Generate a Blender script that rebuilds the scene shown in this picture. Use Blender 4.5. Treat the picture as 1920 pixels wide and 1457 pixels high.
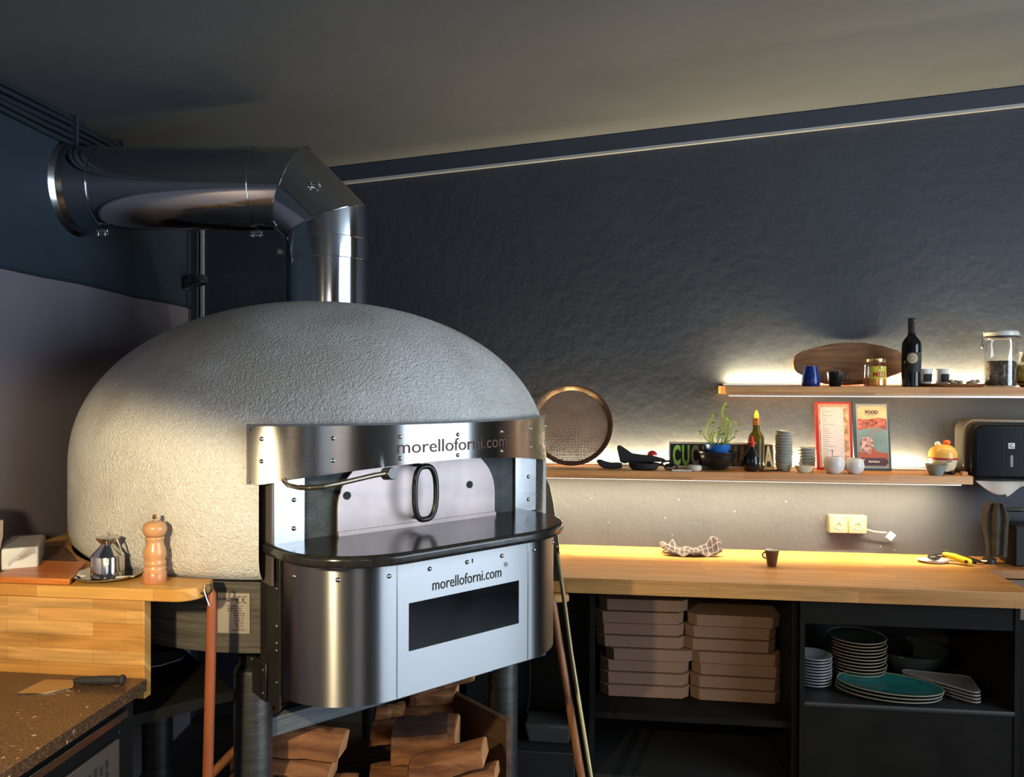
import bpy, bmesh, math, random
from mathutils import Matrix, Vector
PI = math.pi
R = math.radians
for o in list(bpy.data.objects): bpy.data.objects.remove(o)
C = bpy.context.scene.collection
SC = bpy.context.scene

# ------------------------------------------------------------------ camera
cam_d = bpy.data.cameras.new('camera'); cam = bpy.data.objects.new('camera', cam_d); C.objects.link(cam)
cam_d.sensor_width = 36.0; cam_d.lens = 36.0 * 1480.0 / 1920.0; cam_d.clip_start = 0.05
psi = R(6.7); pitch = -math.atan((728.5 - 714) / 1480.0); roll = 0.004
fw = Vector((-math.sin(psi) * math.cos(pitch), math.cos(psi) * math.cos(pitch), math.sin(pitch)))
rt = Vector((math.cos(psi), math.sin(psi), 0)); up = rt.cross(fw)
rt2 = rt * math.cos(roll) + up * math.sin(roll); up2 = up * math.cos(roll) - rt * math.sin(roll)
M = Matrix((rt2, up2, -fw)).transposed().to_4x4(); M.translation = (0, 0, 1.675)
cam.matrix_world = M
SC.camera = cam
# ------------------------------------------------------------------ world and exposure
w = bpy.data.worlds.new('world'); SC.world = w; w.use_nodes = True
w.node_tree.nodes['Background'].inputs[0].default_value = (0.5, 0.62, 0.8, 1)
w.node_tree.nodes['Background'].inputs[1].default_value = 0.4
SC.view_settings.view_transform = 'Standard'; SC.view_settings.look = 'None'
SC.view_settings.exposure = 0.0; SC.view_settings.gamma = 1.0
SC.view_settings.use_curve_mapping = False
SC.cycles.max_bounces = 8; SC.cycles.diffuse_bounces = 4; SC.cycles.glossy_bounces = 4
SC.cycles.transmission_bounces = 8; SC.cycles.transparent_max_bounces = 8
SC.cycles.caustics_reflective = False; SC.cycles.caustics_refractive = False
SC.cycles.sample_clamp_indirect = 4.0

# ------------------------------------------------------------------ lights
def area(name, loc, target, sx, sy, watts, col, spread=180):
    d = bpy.data.lights.new(name, 'AREA'); d.shape = 'RECTANGLE'; d.size = sx; d.size_y = sy
    d.energy = watts; d.color = col; d.spread = R(spread)
    o = bpy.data.objects.new(name, d); C.objects.link(o); o.location = loc
    o.rotation_euler = (Vector(target) - Vector(loc)).to_track_quat('-Z', 'Y').to_euler()
    return o
DAY = (0.72, 0.86, 1.0); WARM = (1.0, 0.83, 0.52); LED = (1.0, 0.80, 0.45)
area('daylight_window_right', (3.72, 0.80, 1.75), (0, 0.80, 1.75), 3.0, 2.6, 225, DAY)
area('added_daylight_front', (0.4, -3.70, 1.7), (0.4, 0, 1.7), 4.6, 2.4, 60, (0.75, 0.85, 1.0))  # added daylight behind the camera, extra fill for the dome
# strip lights fixed to the two wall shelves
area('led_upper_top', (1.30, 3.700, 1.667), (1.30, 3.73, 2.0), 1.48, 0.012, 42, LED)
area('led_lower_top', (0.53, 3.700, 1.292), (0.53, 3.73, 1.6), 1.80, 0.012, 52, LED)
area('led_lower_under', (0.50, 3.552, 1.2375), (0.50, 3.70, 1.03), 1.98, 0.012, 31, (1.0, 0.79, 0.46), 112)
area('led_lower_under_front', (0.50, 3.548, 1.2375), (0.50, 3.42, 0.9), 1.98, 0.012, 7, (1.0, 0.80, 0.5))
area('led_upper_under', (1.36, 3.552, 1.6105), (1.36, 3.73, 1.3), 1.60, 0.012, 2, LED)
# pendant over the preparation corner (outside the frame), its shade cuts the beam off above
sp = bpy.data.lights.new('pendant_bulb', 'SPOT'); sp.energy = 110; sp.color = (1.0, 0.80, 0.47)
sp.spot_size = R(175); sp.spot_blend = 0.12; sp.shadow_soft_size = 0.03
spo = bpy.data.objects.new('pendant_bulb', sp); C.objects.link(spo); spo.location = (-0.95, 0.62, 1.66)
spo.rotation_euler = Vector((-0.24, 0.0, -1.0)).to_track_quat('-Z', 'Y').to_euler()

for i_, (x_, y_, z_) in enumerate(((-0.35, -1.9, 2.25), (0.9, -1.2, 2.3), (1.9, -2.3, 2.3))):   # unseen warm bulbs, added for streaks in the steel
    pd = bpy.data.lights.new('added_streak_bulb', 'POINT'); pd.energy = 9; pd.color = (1.0, 0.72, 0.40); pd.shadow_soft_size = 0.045
    po = bpy.data.objects.new('added_streak_bulb', pd); C.objects.link(po); po.location = (x_, y_, z_)

# ------------------------------------------------------------------ node helpers
def nm(name):
    m = bpy.data.materials.new(name); m.use_nodes = True
    nt = m.node_tree; return m, nt, nt.nodes['Principled BSDF']
def N(nt, t, **kw):
    n = nt.nodes.new(t)
    for k, v in kw.items(): setattr(n, k, v)
    return n
def rgb(h):
    if isinstance(h, str):
        h = [int(h[i:i + 2], 16) / 255 for i in (0, 2, 4)]
        h = [c / 12.92 if c <= 0.04045 else ((c + 0.055) / 1.055) ** 2.4 for c in h]
    return (h[0], h[1], h[2], 1)
def mat(name, col, rough=0.5, metal=0.0, var=0.0, vscale=8.0, bump=0.0, bscale=40.0, spec=None, emit=None, coat=0.0, stretch=None, trans=0.0, ior=1.45, alpha=1.0, detail=4.0):
    m, nt, b = nm(name)
    b.inputs['Base Color'].default_value = rgb(col); b.inputs['Roughness'].default_value = rough
    b.inputs['Metallic'].default_value = metal; b.inputs['IOR'].default_value = ior
    if spec is not None: b.inputs['Specular IOR Level'].default_value = spec
    if coat: b.inputs['Coat Weight'].default_value = coat; b.inputs['Coat Roughness'].default_value = 0.08
    if trans: b.inputs['Transmission Weight'].default_value = trans
    if alpha < 1: b.inputs['Alpha'].default_value = alpha
    if emit: b.inputs['Emission Color'].default_value = rgb(emit[0]); b.inputs['Emission Strength'].default_value = emit[1]
    tc = N(nt, 'ShaderNodeTexCoord'); mp = N(nt, 'ShaderNodeMapping'); nt.links.new(tc.outputs['Object'], mp.inputs[0])
    if stretch: mp.inputs['Scale'].default_value = stretch
    if var:
        n = N(nt, 'ShaderNodeTexNoise'); n.inputs['Scale'].default_value = vscale; n.inputs['Detail'].default_value = detail
        nt.links.new(mp.outputs[0], n.inputs['Vector'])
        cr = N(nt, 'ShaderNodeMapRange'); cr.inputs['From Min'].default_value = 0.3; cr.inputs['From Max'].default_value = 0.7
        cr.inputs['To Min'].default_value = 1 - var; cr.inputs['To Max'].default_value = 1 + var
        nt.links.new(n.outputs['Fac'], cr.inputs['Value'])
        mx = N(nt, 'ShaderNodeMix', data_type='RGBA', blend_type='MULTIPLY'); mx.inputs[0].default_value = 1
        mx.inputs[6].default_value = rgb(col); nt.links.new(cr.outputs[0], mx.inputs[7]); nt.links.new(mx.outputs[2], b.inputs['Base Color'])
    if bump:
        n2 = N(nt, 'ShaderNodeTexNoise'); n2.inputs['Scale'].default_value = bscale; n2.inputs['Detail'].default_value = 5
        nt.links.new(mp.outputs[0], n2.inputs['Vector'])
        bp = N(nt, 'ShaderNodeBump'); bp.inputs['Strength'].default_value = bump; bp.inputs['Distance'].default_value = 0.01
        nt.links.new(n2.outputs['Fac'], bp.inputs['Height']); nt.links.new(bp.outputs[0], b.inputs['Normal'])
    return m
def steel(name, col, rough, brush=0.0, scale=(3, 3, 260), bump=0.04, wav=0.0):
    """stainless sheet: fine brushing lines modulate the roughness, long soft waves bend the reflections a little"""
    m, nt, b = nm(name); b.inputs['Metallic'].default_value = 1; b.inputs['Base Color'].default_value = rgb(col)
    tc = N(nt, 'ShaderNodeTexCoord'); mp = N(nt, 'ShaderNodeMapping'); mp.inputs['Scale'].default_value = scale
    nt.links.new(tc.outputs['Object'], mp.inputs[0])
    n = N(nt, 'ShaderNodeTexNoise'); n.inputs['Scale'].default_value = 1.5; n.inputs['Detail'].default_value = 6
    nt.links.new(mp.outputs[0], n.inputs['Vector'])
    mr = N(nt, 'ShaderNodeMapRange'); mr.inputs['To Min'].default_value = rough - brush; mr.inputs['To Max'].default_value = rough + brush
    nt.links.new(n.outputs['Fac'], mr.inputs['Value']); nt.links.new(mr.outputs[0], b.inputs['Roughness'])
    bp = N(nt, 'ShaderNodeBump'); bp.inputs['Strength'].default_value = bump; bp.inputs['Distance'].default_value = 0.002
    nt.links.new(n.outputs['Fac'], bp.inputs['Height'])
    if wav:
        n3 = N(nt, 'ShaderNodeTexNoise'); n3.inputs['Scale'].default_value = 5; n3.inputs['Detail'].default_value = 1
        nt.links.new(tc.outputs['Object'], n3.inputs['Vector'])
        b3 = N(nt, 'ShaderNodeBump'); b3.inputs['Strength'].default_value = wav; b3.inputs['Distance'].default_value = 0.02
        nt.links.new(n3.outputs['Fac'], b3.inputs['Height']); nt.links.new(b3.outputs[0], bp.inputs['Normal'])
    nt.links.new(bp.outputs[0], b.inputs['Normal'])
    return m
def brushed(name, col, rough, aniso, bump=0.0):
    m = steel(name, col, rough, 0.012, (5, 5, 60), bump, 0.02); nt = m.node_tree; b = nt.nodes['Principled BSDF']
    tg = N(nt, 'ShaderNodeTangent'); tg.direction_type = 'RADIAL'; tg.axis = 'Z'; nt.links.new(tg.outputs[0], b.inputs['Tangent'])
    b.inputs['Anisotropic'].default_value = aniso; b.inputs['Anisotropic Rotation'].default_value = 0.25
    return m
def butcher(name, c1, c2, stave=0.045, length=0.42, rough=0.35, swap=False, grain=1.0):
    """glued staves: brick cells along x (or y), stacked over the two other axes, with stretched grain"""
    m, nt, b = nm(name); b.inputs['Roughness'].default_value = rough
    tc = N(nt, 'ShaderNodeTexCoord'); sx = N(nt, 'ShaderNodeSeparateXYZ'); nt.links.new(tc.outputs['Object'], sx.inputs[0])
    ad = N(nt, 'ShaderNodeMath', operation='ADD'); cb = N(nt, 'ShaderNodeCombineXYZ')
    u, v = ('Y', 'X') if swap else ('X', 'Y')
    nt.links.new(sx.outputs[v], ad.inputs[0]); nt.links.new(sx.outputs['Z'], ad.inputs[1])
    nt.links.new(sx.outputs[u], cb.inputs[0]); nt.links.new(ad.outputs[0], cb.inputs[1])
    br = N(nt, 'ShaderNodeTexBrick'); nt.links.new(cb.outputs[0], br.inputs['Vector'])
    br.inputs['Scale'].default_value = 1; br.inputs['Brick Width'].default_value = length; br.inputs['Row Height'].default_value = stave
    br.inputs['Mortar Size'].default_value = 0.0004; br.inputs['Color1'].default_value = rgb(c1); br.inputs['Color2'].default_value = rgb(c2)
    br.inputs['Mortar'].default_value = [x * 0.6 for x in rgb(c1)[:3]] + [1]; br.offset = 0.37; br.squash = 1.0
    mp = N(nt, 'ShaderNodeMapping'); mp.inputs['Scale'].default_value = (2.2, 26, 26); nt.links.new(cb.outputs[0], mp.inputs[0])
    n = N(nt, 'ShaderNodeTexNoise'); n.inputs['Scale'].default_value = 1.6; n.inputs['Detail'].default_value = 5; n.inputs['Distortion'].default_value = 1.2
    nt.links.new(mp.outputs[0], n.inputs['Vector'])
    mr = N(nt, 'ShaderNodeMapRange'); mr.inputs['From Min'].default_value = 0.25; mr.inputs['From Max'].default_value = 0.75
    mr.inputs['To Min'].default_value = 1 - 0.32 * grain; mr.inputs['To Max'].default_value = 1 + 0.12 * grain
    nt.links.new(n.outputs['Fac'], mr.inputs['Value'])
    mx = N(nt, 'ShaderNodeMix', data_type='RGBA', blend_type='MULTIPLY'); mx.inputs[0].default_value = 1
    nt.links.new(br.outputs['Color'], mx.inputs[6]); nt.links.new(mr.outputs[0], mx.inputs[7]); nt.links.new(mx.outputs[2], b.inputs['Base Color'])
    return m
def wood(name, c1, c2, axis=0, scale=6.0, rough=0.5, bump=0.1, dist=2.0):
    m, nt, b = nm(name); b.inputs['Roughness'].default_value = rough
    tc = N(nt, 'ShaderNodeTexCoord'); mp = N(nt, 'ShaderNodeMapping'); s = [scale * 3] * 3; s[axis] = scale * 0.35
    mp.inputs['Scale'].default_value = s; nt.links.new(tc.outputs['Object'], mp.inputs[0])
    n = N(nt, 'ShaderNodeTexNoise'); n.inputs['Scale'].default_value = 1; n.inputs['Detail'].default_value = 6; n.inputs['Distortion'].default_value = dist
    nt.links.new(mp.outputs[0], n.inputs['Vector'])
    cr = N(nt, 'ShaderNodeValToRGB'); cr.color_ramp.elements[0].color = rgb(c1); cr.color_ramp.elements[1].color = rgb(c2)
    cr.color_ramp.elements[0].position = 0.32; cr.color_ramp.elements[1].position = 0.68
    nt.links.new(n.outputs['Fac'], cr.inputs[0]); nt.links.new(cr.outputs[0], b.inputs['Base Color'])
    if bump:
        bp = N(nt, 'ShaderNodeBump'); bp.inputs['Strength'].default_value = bump; bp.inputs['Distance'].default_value = 0.004
        nt.links.new(n.outputs['Fac'], bp.inputs['Height']); nt.links.new(bp.outputs[0], b.inputs['Normal'])
    return m
def glass(name, col=(1, 1, 1), rough=0.0, weight=1.0):
    """thin clear glass: mostly see-through with a fresnel gloss"""
    m, nt, b = nm(name); nt.nodes.remove(b)
    out = nt.nodes['Material Output']; tr = N(nt, 'ShaderNodeBsdfTransparent'); tr.inputs[0].default_value = rgb(col)
    gl = N(nt, 'ShaderNodeBsdfGlossy'); gl.inputs['Roughness'].default_value = 0.03 + rough
    lw = N(nt, 'ShaderNodeLayerWeight'); lw.inputs[0].default_value = 0.35
    mr = N(nt, 'ShaderNodeMapRange'); mr.inputs['To Min'].default_value = 0.06; mr.inputs['To Max'].default_value = 0.7
    mx = N(nt, 'ShaderNodeMixShader'); nt.links.new(lw.outputs['Facing'], mr.inputs[0]); nt.links.new(mr.outputs[0], mx.inputs[0])
    nt.links.new(tr.outputs[0], mx.inputs[1]); nt.links.new(gl.outputs[0], mx.inputs[2]); nt.links.new(mx.outputs[0], out.inputs[0])
    return m

# ------------------------------------------------------------------ mesh helpers
class MB:
    def __init__(s): s.v = []; s.f = []; s.uv = {}
    def add(s, vs, fs, M=None):
        k = len(s.v)
        for p in vs:
            p = Vector(p)
            if M is not None: p = M @ p
            s.v.append(tuple(p))
        for f in fs: s.f.append(tuple(i + k for i in f))
        return s
    def box(s, x0, x1, y0, y1, z0, z1, M=None):
        vs = [(x, y, z) for z in (z0, z1) for y in (y0, y1) for x in (x0, x1)]
        return s.add(vs, [(0, 2, 3, 1), (4, 5, 7, 6), (0, 1, 5, 4), (1, 3, 7, 5), (3, 2, 6, 7), (2, 0, 4, 6)], M)
    def prism(s, poly, z0, z1, M=None):
        n = len(poly); A = sum(poly[i][0] * poly[(i + 1) % n][1] - poly[(i + 1) % n][0] * poly[i][1] for i in range(n))
        if A < 0: poly = poly[::-1]
        vs = [(x, y, z0) for x, y in poly] + [(x, y, z1) for x, y in poly]
        fs = [tuple(range(n - 1, -1, -1)), tuple(range(n, 2 * n))] + [(i, (i + 1) % n, n + (i + 1) % n, n + i) for i in range(n)]
        return s.add(vs, fs, M)
    def rings(s, rings, M=None, close=True, cap=(True, True)):
        """skin successive rings of equal length"""
        n = len(rings[0]); vs = [p for r in rings for p in r]; fs = []
        for i in range(len(rings) - 1):
            for j in range(n if close else n - 1):
                a = i * n + j; b = i * n + (j + 1) % n
                fs.append((a, b, b + n, a + n))
        if cap[0]: fs.append(tuple(range(n - 1, -1, -1)))
        if cap[1]: fs.append(tuple(range((len(rings) - 1) * n, len(rings) * n)))
        return s.add(vs, fs, M)
    def lathe(s, prof, c=(0, 0, 0), seg=32, M=None, cap=(True, True), sx=1, sy=1):
        rs = [[(c[0] + r * sx * math.cos(2 * PI * j / seg), c[1] + r * sy * math.sin(2 * PI * j / seg), c[2] + z) for j in range(seg)] for r, z in prof]
        return s.rings(rs, M, True, cap)
    def cyl(s, p0, p1, r, seg=16, r1=None, cap=True):
        p0, p1 = Vector(p0), Vector(p1); d = (p1 - p0); q = d.to_track_quat('Z', 'Y').to_matrix()
        r1 = r if r1 is None else r1
        rs = [[p + q @ Vector((rr * math.cos(2 * PI * j / seg), rr * math.sin(2 * PI * j / seg), 0)) for j in range(seg)] for p, rr in ((p0, r), (p1, r1))]
        return s.rings(rs, None, True, (cap, cap))
    def tube(s, path, r, seg=10, closed=False, rads=None):
        P = [Vector(p) for p in path]; n = len(P); rs = []
        t0 = None; u = None
        for i in range(n):
            a = P[(i - 1) % n] if (closed or i > 0) else P[i]; b = P[(i + 1) % n] if (closed or i < n - 1) else P[i]
            t = (b - a).normalized()
            if u is None:
                u = t.cross(Vector((0, 0, 1)));
                if u.length < 0.1: u = t.cross(Vector((0, 1, 0)))
                u.normalize()
            else:
                u = (u - t * u.dot(t))
                if u.length < 1e-4: u = t.orthogonal()
                u.normalize()
            v = t.cross(u); rr = rads[i] if rads else r
            rs.append([P[i] + u * (rr * math.cos(2 * PI * j / seg)) + v * (rr * math.sin(2 * PI * j / seg)) for j in range(seg)])
        if closed: rs.append(rs[0])
        return s.rings(rs, None, True, (not closed, not closed))
    def ball(s, c, rx, ry=None, rz=None, seg=16, M=None, half=False):
        ry = rx if ry is None else ry; rz = rx if rz is None else rz; k = seg // 2
        prof = [(math.cos(-PI / 2 * (0 if half else 1) + i * (PI / 2 if half else PI) / k), math.sin(-PI / 2 * (0 if half else 1) + i * (PI / 2 if half else PI) / k)) for i in range(k + 1)]
        rs = [[(c[0] + max(r, 1e-4) * rx * math.cos(2 * PI * j / seg), c[1] + max(r, 1e-4) * ry * math.sin(2 * PI * j / seg), c[2] + z * rz) for j in range(seg)] for r, z in prof]
        return s.rings(rs, M)
    def grid(s, fn, nu, nv, M=None):
        vs = [fn(i / nu, j / nv) for j in range(nv + 1) for i in range(nu + 1)]
        k = len(s.v)
        fs = [(j * (nu + 1) + i, j * (nu + 1) + i + 1, (j + 1) * (nu + 1) + i + 1, (j + 1) * (nu + 1) + i) for j in range(nv) for i in range(nu)]
        s.add(vs, fs, M)
        for j in range(nv + 1):
            for i in range(nu + 1): s.uv[k + j * (nu + 1) + i] = (i / nu, j / nv)
        return s
    def build(s, name, m, parent=None, bevel=0.0, seg=2, smooth=35, loc=None, thick=0.0, sub=0, rotz=0.0):
        me = bpy.data.meshes.new(name); me.from_pydata(s.v, [], s.f); me.update()
        bm = bmesh.new(); bm.from_mesh(me); bmesh.ops.recalc_face_normals(bm, faces=bm.faces); bm.to_mesh(me); bm.free()
        if s.uv:
            ul = me.uv_layers.new(name='UVMap')
            for lp in me.loops: ul.data[lp.index].uv = s.uv.get(lp.vertex_index, (0, 0))
        me.materials.append(m)
        if smooth:
            me.polygons.foreach_set('use_smooth', [True] * len(me.polygons)); me.set_sharp_from_angle(angle=R(smooth))
        o = bpy.data.objects.new(name, me); C.objects.link(o)
        if parent: o.parent = parent
        if loc: o.location = loc
        o.rotation_euler.z = rotz
        if thick:
            md = o.modifiers.new('t', 'SOLIDIFY'); md.thickness = thick; md.offset = 0
        if sub:
            md = o.modifiers.new('s', 'SUBSURF'); md.levels = sub; md.render_levels = sub
        if bevel:
            md = o.modifiers.new('b', 'BEVEL'); md.width = bevel; md.segments = seg; md.limit_method = 'ANGLE'; md.angle_limit = R(40); md.harden_normals = False
        return o
def tag(o, label, cat, group=None):
    o['label'] = label; o['category'] = cat
    if group: o['group'] = group
    return o
def thing(name, label, cat, loc=(0, 0, 0), rotz=0.0, group=None):
    o = bpy.data.objects.new(name, None); C.objects.link(o); o.location = loc; o.rotation_euler.z = rotz
    return tag(o, label, cat, group)
def struct(o): o['kind'] = 'structure'; return o
def dup(root, loc, rotz, label, group=None):
    r = root.copy(); C.objects.link(r); r.location = loc; r.rotation_euler.z = rotz; r['label'] = label
    if group: r['group'] = group
    for ch in list(root.children):
        c = ch.copy(); C.objects.link(c); c.parent = r
        for g in ch.children:
            d = g.copy(); C.objects.link(d); d.parent = c
    return r
def text_mesh(s, size, depth=0.0006, bold=0.0, sx=1.0):
    """verts and faces of a line of lettering lying in x (right) and z (up), centred on x"""
    cu = bpy.data.curves.new('t', 'FONT'); cu.body = s; cu.size = size; cu.align_x = 'CENTER'; cu.offset = bold; cu.resolution_u = 3
    cu.extrude = depth
    o = bpy.data.objects.new('t', cu); C.objects.link(o); bpy.context.view_layer.update()
    me = bpy.data.meshes.new_from_object(o.evaluated_get(bpy.context.evaluated_depsgraph_get()))
    vs = [(v.co.x * sx, -v.co.z, v.co.y) for v in me.vertices]; fs = [tuple(p.vertices) for p in me.polygons]
    bpy.data.objects.remove(o); bpy.data.curves.remove(cu); bpy.data.meshes.remove(me)
    return vs, fs
ORD = ['bottom', 'second from the bottom', 'third from the bottom', 'fourth from the bottom', 'fifth from the bottom', 'sixth from the bottom', 'seventh from the bottom', 'eighth from the bottom', 'ninth from the bottom', 'tenth from the bottom', 'eleventh from the bottom', 'twelfth from the bottom', 'thirteenth from the bottom']
def ordn(i, n): return 'topmost' if i == n - 1 else ('lowest' if i == 0 else ORD[i])

# ------------------------------------------------------------------ materials
M_wall = mat('painted_plaster_wall', (0.027, 0.031, 0.041), 0.6, var=0.12, vscale=3, bump=0.22, bscale=24, stretch=(1, 1, 1))
def specks(m):
    nt = m.node_tree; b = nt.nodes['Principled BSDF']; src = b.inputs['Base Color'].links[0].from_socket
    tc = N(nt, 'ShaderNodeTexCoord'); v = N(nt, 'ShaderNodeTexVoronoi'); v.inputs['Scale'].default_value = 28; nt.links.new(tc.outputs['Object'], v.inputs['Vector'])
    lt = N(nt, 'ShaderNodeMath', operation='LESS_THAN'); lt.inputs[1].default_value = 0.10; nt.links.new(v.outputs['Distance'], lt.inputs[0])
    n = N(nt, 'ShaderNodeTexNoise'); n.inputs['Scale'].default_value = 9; nt.links.new(tc.outputs['Object'], n.inputs['Vector'])
    gt = N(nt, 'ShaderNodeMath', operation='GREATER_THAN'); gt.inputs[1].default_value = 0.57; nt.links.new(n.outputs['Fac'], gt.inputs[0])
    sx = N(nt, 'ShaderNodeSeparateXYZ'); nt.links.new(tc.outputs['Object'], sx.inputs[0])
    zl = N(nt, 'ShaderNodeMath', operation='LESS_THAN'); zl.inputs[1].default_value = 1.13; nt.links.new(sx.outputs['Z'], zl.inputs[0])
    a = N(nt, 'ShaderNodeMath', operation='MULTIPLY'); c = N(nt, 'ShaderNodeMath', operation='MULTIPLY')
    nt.links.new(lt.outputs[0], a.inputs[0]); nt.links.new(gt.outputs[0], a.inputs[1]); nt.links.new(a.outputs[0], c.inputs[0]); nt.links.new(zl.outputs[0], c.inputs[1])
    mx = N(nt, 'ShaderNodeMix', data_type='RGBA'); nt.links.new(c.outputs[0], mx.inputs[0]); nt.links.new(src, mx.inputs[6]); mx.inputs[7].default_value = (0.22, 0.21, 0.19, 1)
    nt.links.new(mx.outputs[2], b.inputs['Base Color'])
specks(M_wall)
M_ceil = mat('ceiling_paint', (0.122, 0.132, 0.140), 0.85, var=0.10, vscale=1.3, bump=0.08, bscale=60)
M_trim = mat('trim_paint', (0.03, 0.036, 0.052), 0.5)
M_floor = mat('dark_floor', (0.035, 0.03, 0.028), 0.5, var=0.3, vscale=5)
M_room = mat('room_paint', (0.16, 0.15, 0.14), 0.8)
M_white = mat('white_plastic', (0.75, 0.74, 0.70), 0.4)
M_tape = mat('grey_tape', (0.36, 0.35, 0.33), 0.6)
M_panel = mat('wall_sheet', (0.17, 0.15, 0.18), 0.55, var=0.08, vscale=3)
M_cable = mat('black_cable', (0.02, 0.028, 0.035), 0.45)
M_pipe = steel('polished_flue_steel', (0.52, 0.54, 0.57), 0.10, 0.02, (4, 4, 4), 0.0, 0.03)
M_band = brushed('brushed_band_steel', (0.42, 0.41, 0.40), 0.27, 0.97)
M_cover = brushed('brushed_cover_steel', (0.30, 0.30, 0.305), 0.36, 0.96)
M_post = steel('post_steel', (0.40, 0.41, 0.42), 0.22, 0.05, (6, 6, 60), 0.05, 0.15)
M_rivet = mat('rivet_steel', (0.6, 0.6, 0.6), 0.15, 1.0)
M_dkmetal = mat('dark_steel', (0.045, 0.042, 0.038), 0.38, 0.6, var=0.2, vscale=12, bump=0.1, bscale=60)
M_leg = mat('raw_leg_steel', (0.10, 0.098, 0.092), 0.42, 0.8, var=0.25, vscale=10, stretch=(1, 1, 6), bump=0.1, bscale=60)
M_cast = mat('cast_iron', (0.05, 0.058, 0.058), 0.6, 0.2, var=0.35, vscale=22, bump=0.4, bscale=120)
M_cradle = mat('brushed_black_paint', (0.085, 0.075, 0.062), 0.65, var=0.45, vscale=14, stretch=(0.4, 0.4, 9), bump=0.3, bscale=50)
M_beam = mat('brushed_grey_beam', (0.10, 0.11, 0.12), 0.6, var=0.3, vscale=14, stretch=(0.5, 0.5, 8))
M_black = mat('black_plastic', (0.012, 0.012, 0.013), 0.3)
M_blackm = mat('matt_black', (0.015, 0.014, 0.013), 0.7)
M_navy = mat('black_laminate', (0.0105, 0.0095, 0.0085), 0.6, var=0.15, vscale=6, spec=0.08)
M_cabin = mat('cabinet_inside', (0.016, 0.015, 0.014), 0.6)
M_counter = butcher('beech_counter', 'B47C42', 'C99456', 0.045, 0.55, 0.38)
M_cedge = butcher('beech_counter_edge', 'A06A38', 'B67C44', 0.03, 0.7, 0.45)
M_shelf = butcher('oak_shelf', 'CC8748', 'E2A866', 0.03, 0.6, 0.5)
M_slab = butcher('beech_side_top', 'B97E38', 'DBA658', 0.04, 0.32, 0.35)
M_hevea = butcher('hevea_panel', 'BC8440', 'D3A362', 0.035, 0.24, 0.4, grain=1.5)
M_board = wood('cutting_board_wood', 'A4501A', 'C97A36', 0, 8, 0.35)
M_dboard = wood('dark_board_wood', '4A3020', '6A4630', 0, 8, 0.5)
M_olive = wood('board_wood', '6E4424', 'A06E42', 0, 7, 0.5, 0.2)
M_mill = wood('mill_wood', 'B98656', 'C4966A', 2, 3, 0.22, 0.0)
M_millb = wood('mill_base_wood', 'A86C46', 'BC8258', 2, 5, 0.3, 0.0)
M_rod = mat('waxed_rod', '8A4A28', 0.5, var=0.12, vscale=10, stretch=(3, 3, 0.6))
M_pole = wood('pole_wood', '7E4B28', 'A56C40', 2, 8, 0.5)
M_log = wood('split_log', '5E341C', '9A6840', 0, 11, 0.9, 0.25, 0.4)
M_bark = wood('log_bark', '2A170E', '5A3520', 0, 16, 0.95, 0.5, 0.5)
M_logend = mat('log_end', 'B88050', 0.8, var=0.25, vscale=25)
M_card = mat('corrugated_card', (0.22, 0.125, 0.080), 0.85, var=0.08, vscale=4, bump=0.1, bscale=60)
M_kraft = mat('kraft_paper', (0.42, 0.30, 0.19), 0.8, var=0.1, vscale=10)
M_paper = mat('white_paper', (0.80, 0.79, 0.75), 0.8, var=0.04, vscale=5)
M_film = glass('clear_film', (0.93, 0.93, 0.93))
M_inox = mat('polished_inox', (0.62, 0.61, 0.59), 0.14, 1.0)
M_gold = mat('brass', (0.75, 0.52, 0.22), 0.25, 1.0)
M_brass = mat('bronzed_pole', (0.30, 0.25, 0.14), 0.4, 0.9)
M_glass = glass('clear_glass')
M_ceram = mat('white_glaze', (0.78, 0.72, 0.66), 0.18)
M_cream = mat('cream_plastic', (0.42, 0.36, 0.26), 0.4)
M_teal = mat('grey_green_glaze', (0.26, 0.31, 0.29), 0.25, var=0.1)
M_rim = mat('bare_clay_rim', (0.50, 0.42, 0.30), 0.5)
M_blue = mat('cobalt_glaze', (0.012, 0.035, 0.20), 0.15)
M_bpot = mat('blue_pot_plastic', (0.02, 0.14, 0.48), 0.4)
M_red = mat('red_plastic', (0.50, 0.03, 0.02), 0.35)
M_yel = mat('yellow_plastic', (0.85, 0.62, 0.02), 0.35)
M_green = mat('stem_green', (0.36, 0.46, 0.06), 0.5)
M_leaf = mat('leaf_green', (0.16, 0.28, 0.04), 0.55)
M_socket = mat('socket_plastic', (0.16, 0.115, 0.085), 0.4)

# ================================================================== THE ROOM
WX = lambda y: -2.02 + 0.1045 * (3.73 - y)          # left wall plane
CZ = lambda x, y: 2.652 + 0.086 * (x + 2.02) + 0.04 * (y - 3.73)   # sloping ceiling
struct(MB().box(-3.0, 3.9, 3.73, 3.88, -0.1, 3.6).build('wall_back', M_wall, smooth=0))
a = (WX(3.8), 3.8); b_ = (WX(-3.8), -3.8)
struct(MB().prism([a, b_, (b_[0] - 0.15, b_[1]), (a[0] - 0.15, a[1])], -0.1, 3.6).build('wall_left', mat('blue_painted_wall', (0.020, 0.033, 0.048), 0.6, var=0.1, vscale=3, bump=0.1, bscale=30), smooth=0))
struct(MB().box(-2.6, 3.9, -3.9, 3.9, -0.12, 0.0).build('floor', M_floor, smooth=0))
mb = MB(); q = [(-2.6, -3.9), (3.9, -3.9), (3.9, 3.9), (-2.6, 3.9)]
mb.add([(x, y, CZ(x, y)) for x, y in q] + [(x, y, CZ(x, y) + 0.2) for x, y in q], [(0, 3, 2, 1), (4, 5, 6, 7), (0, 1, 5, 4), (1, 2, 6, 5), (2, 3, 7, 6), (3, 0, 4, 7)])
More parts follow.
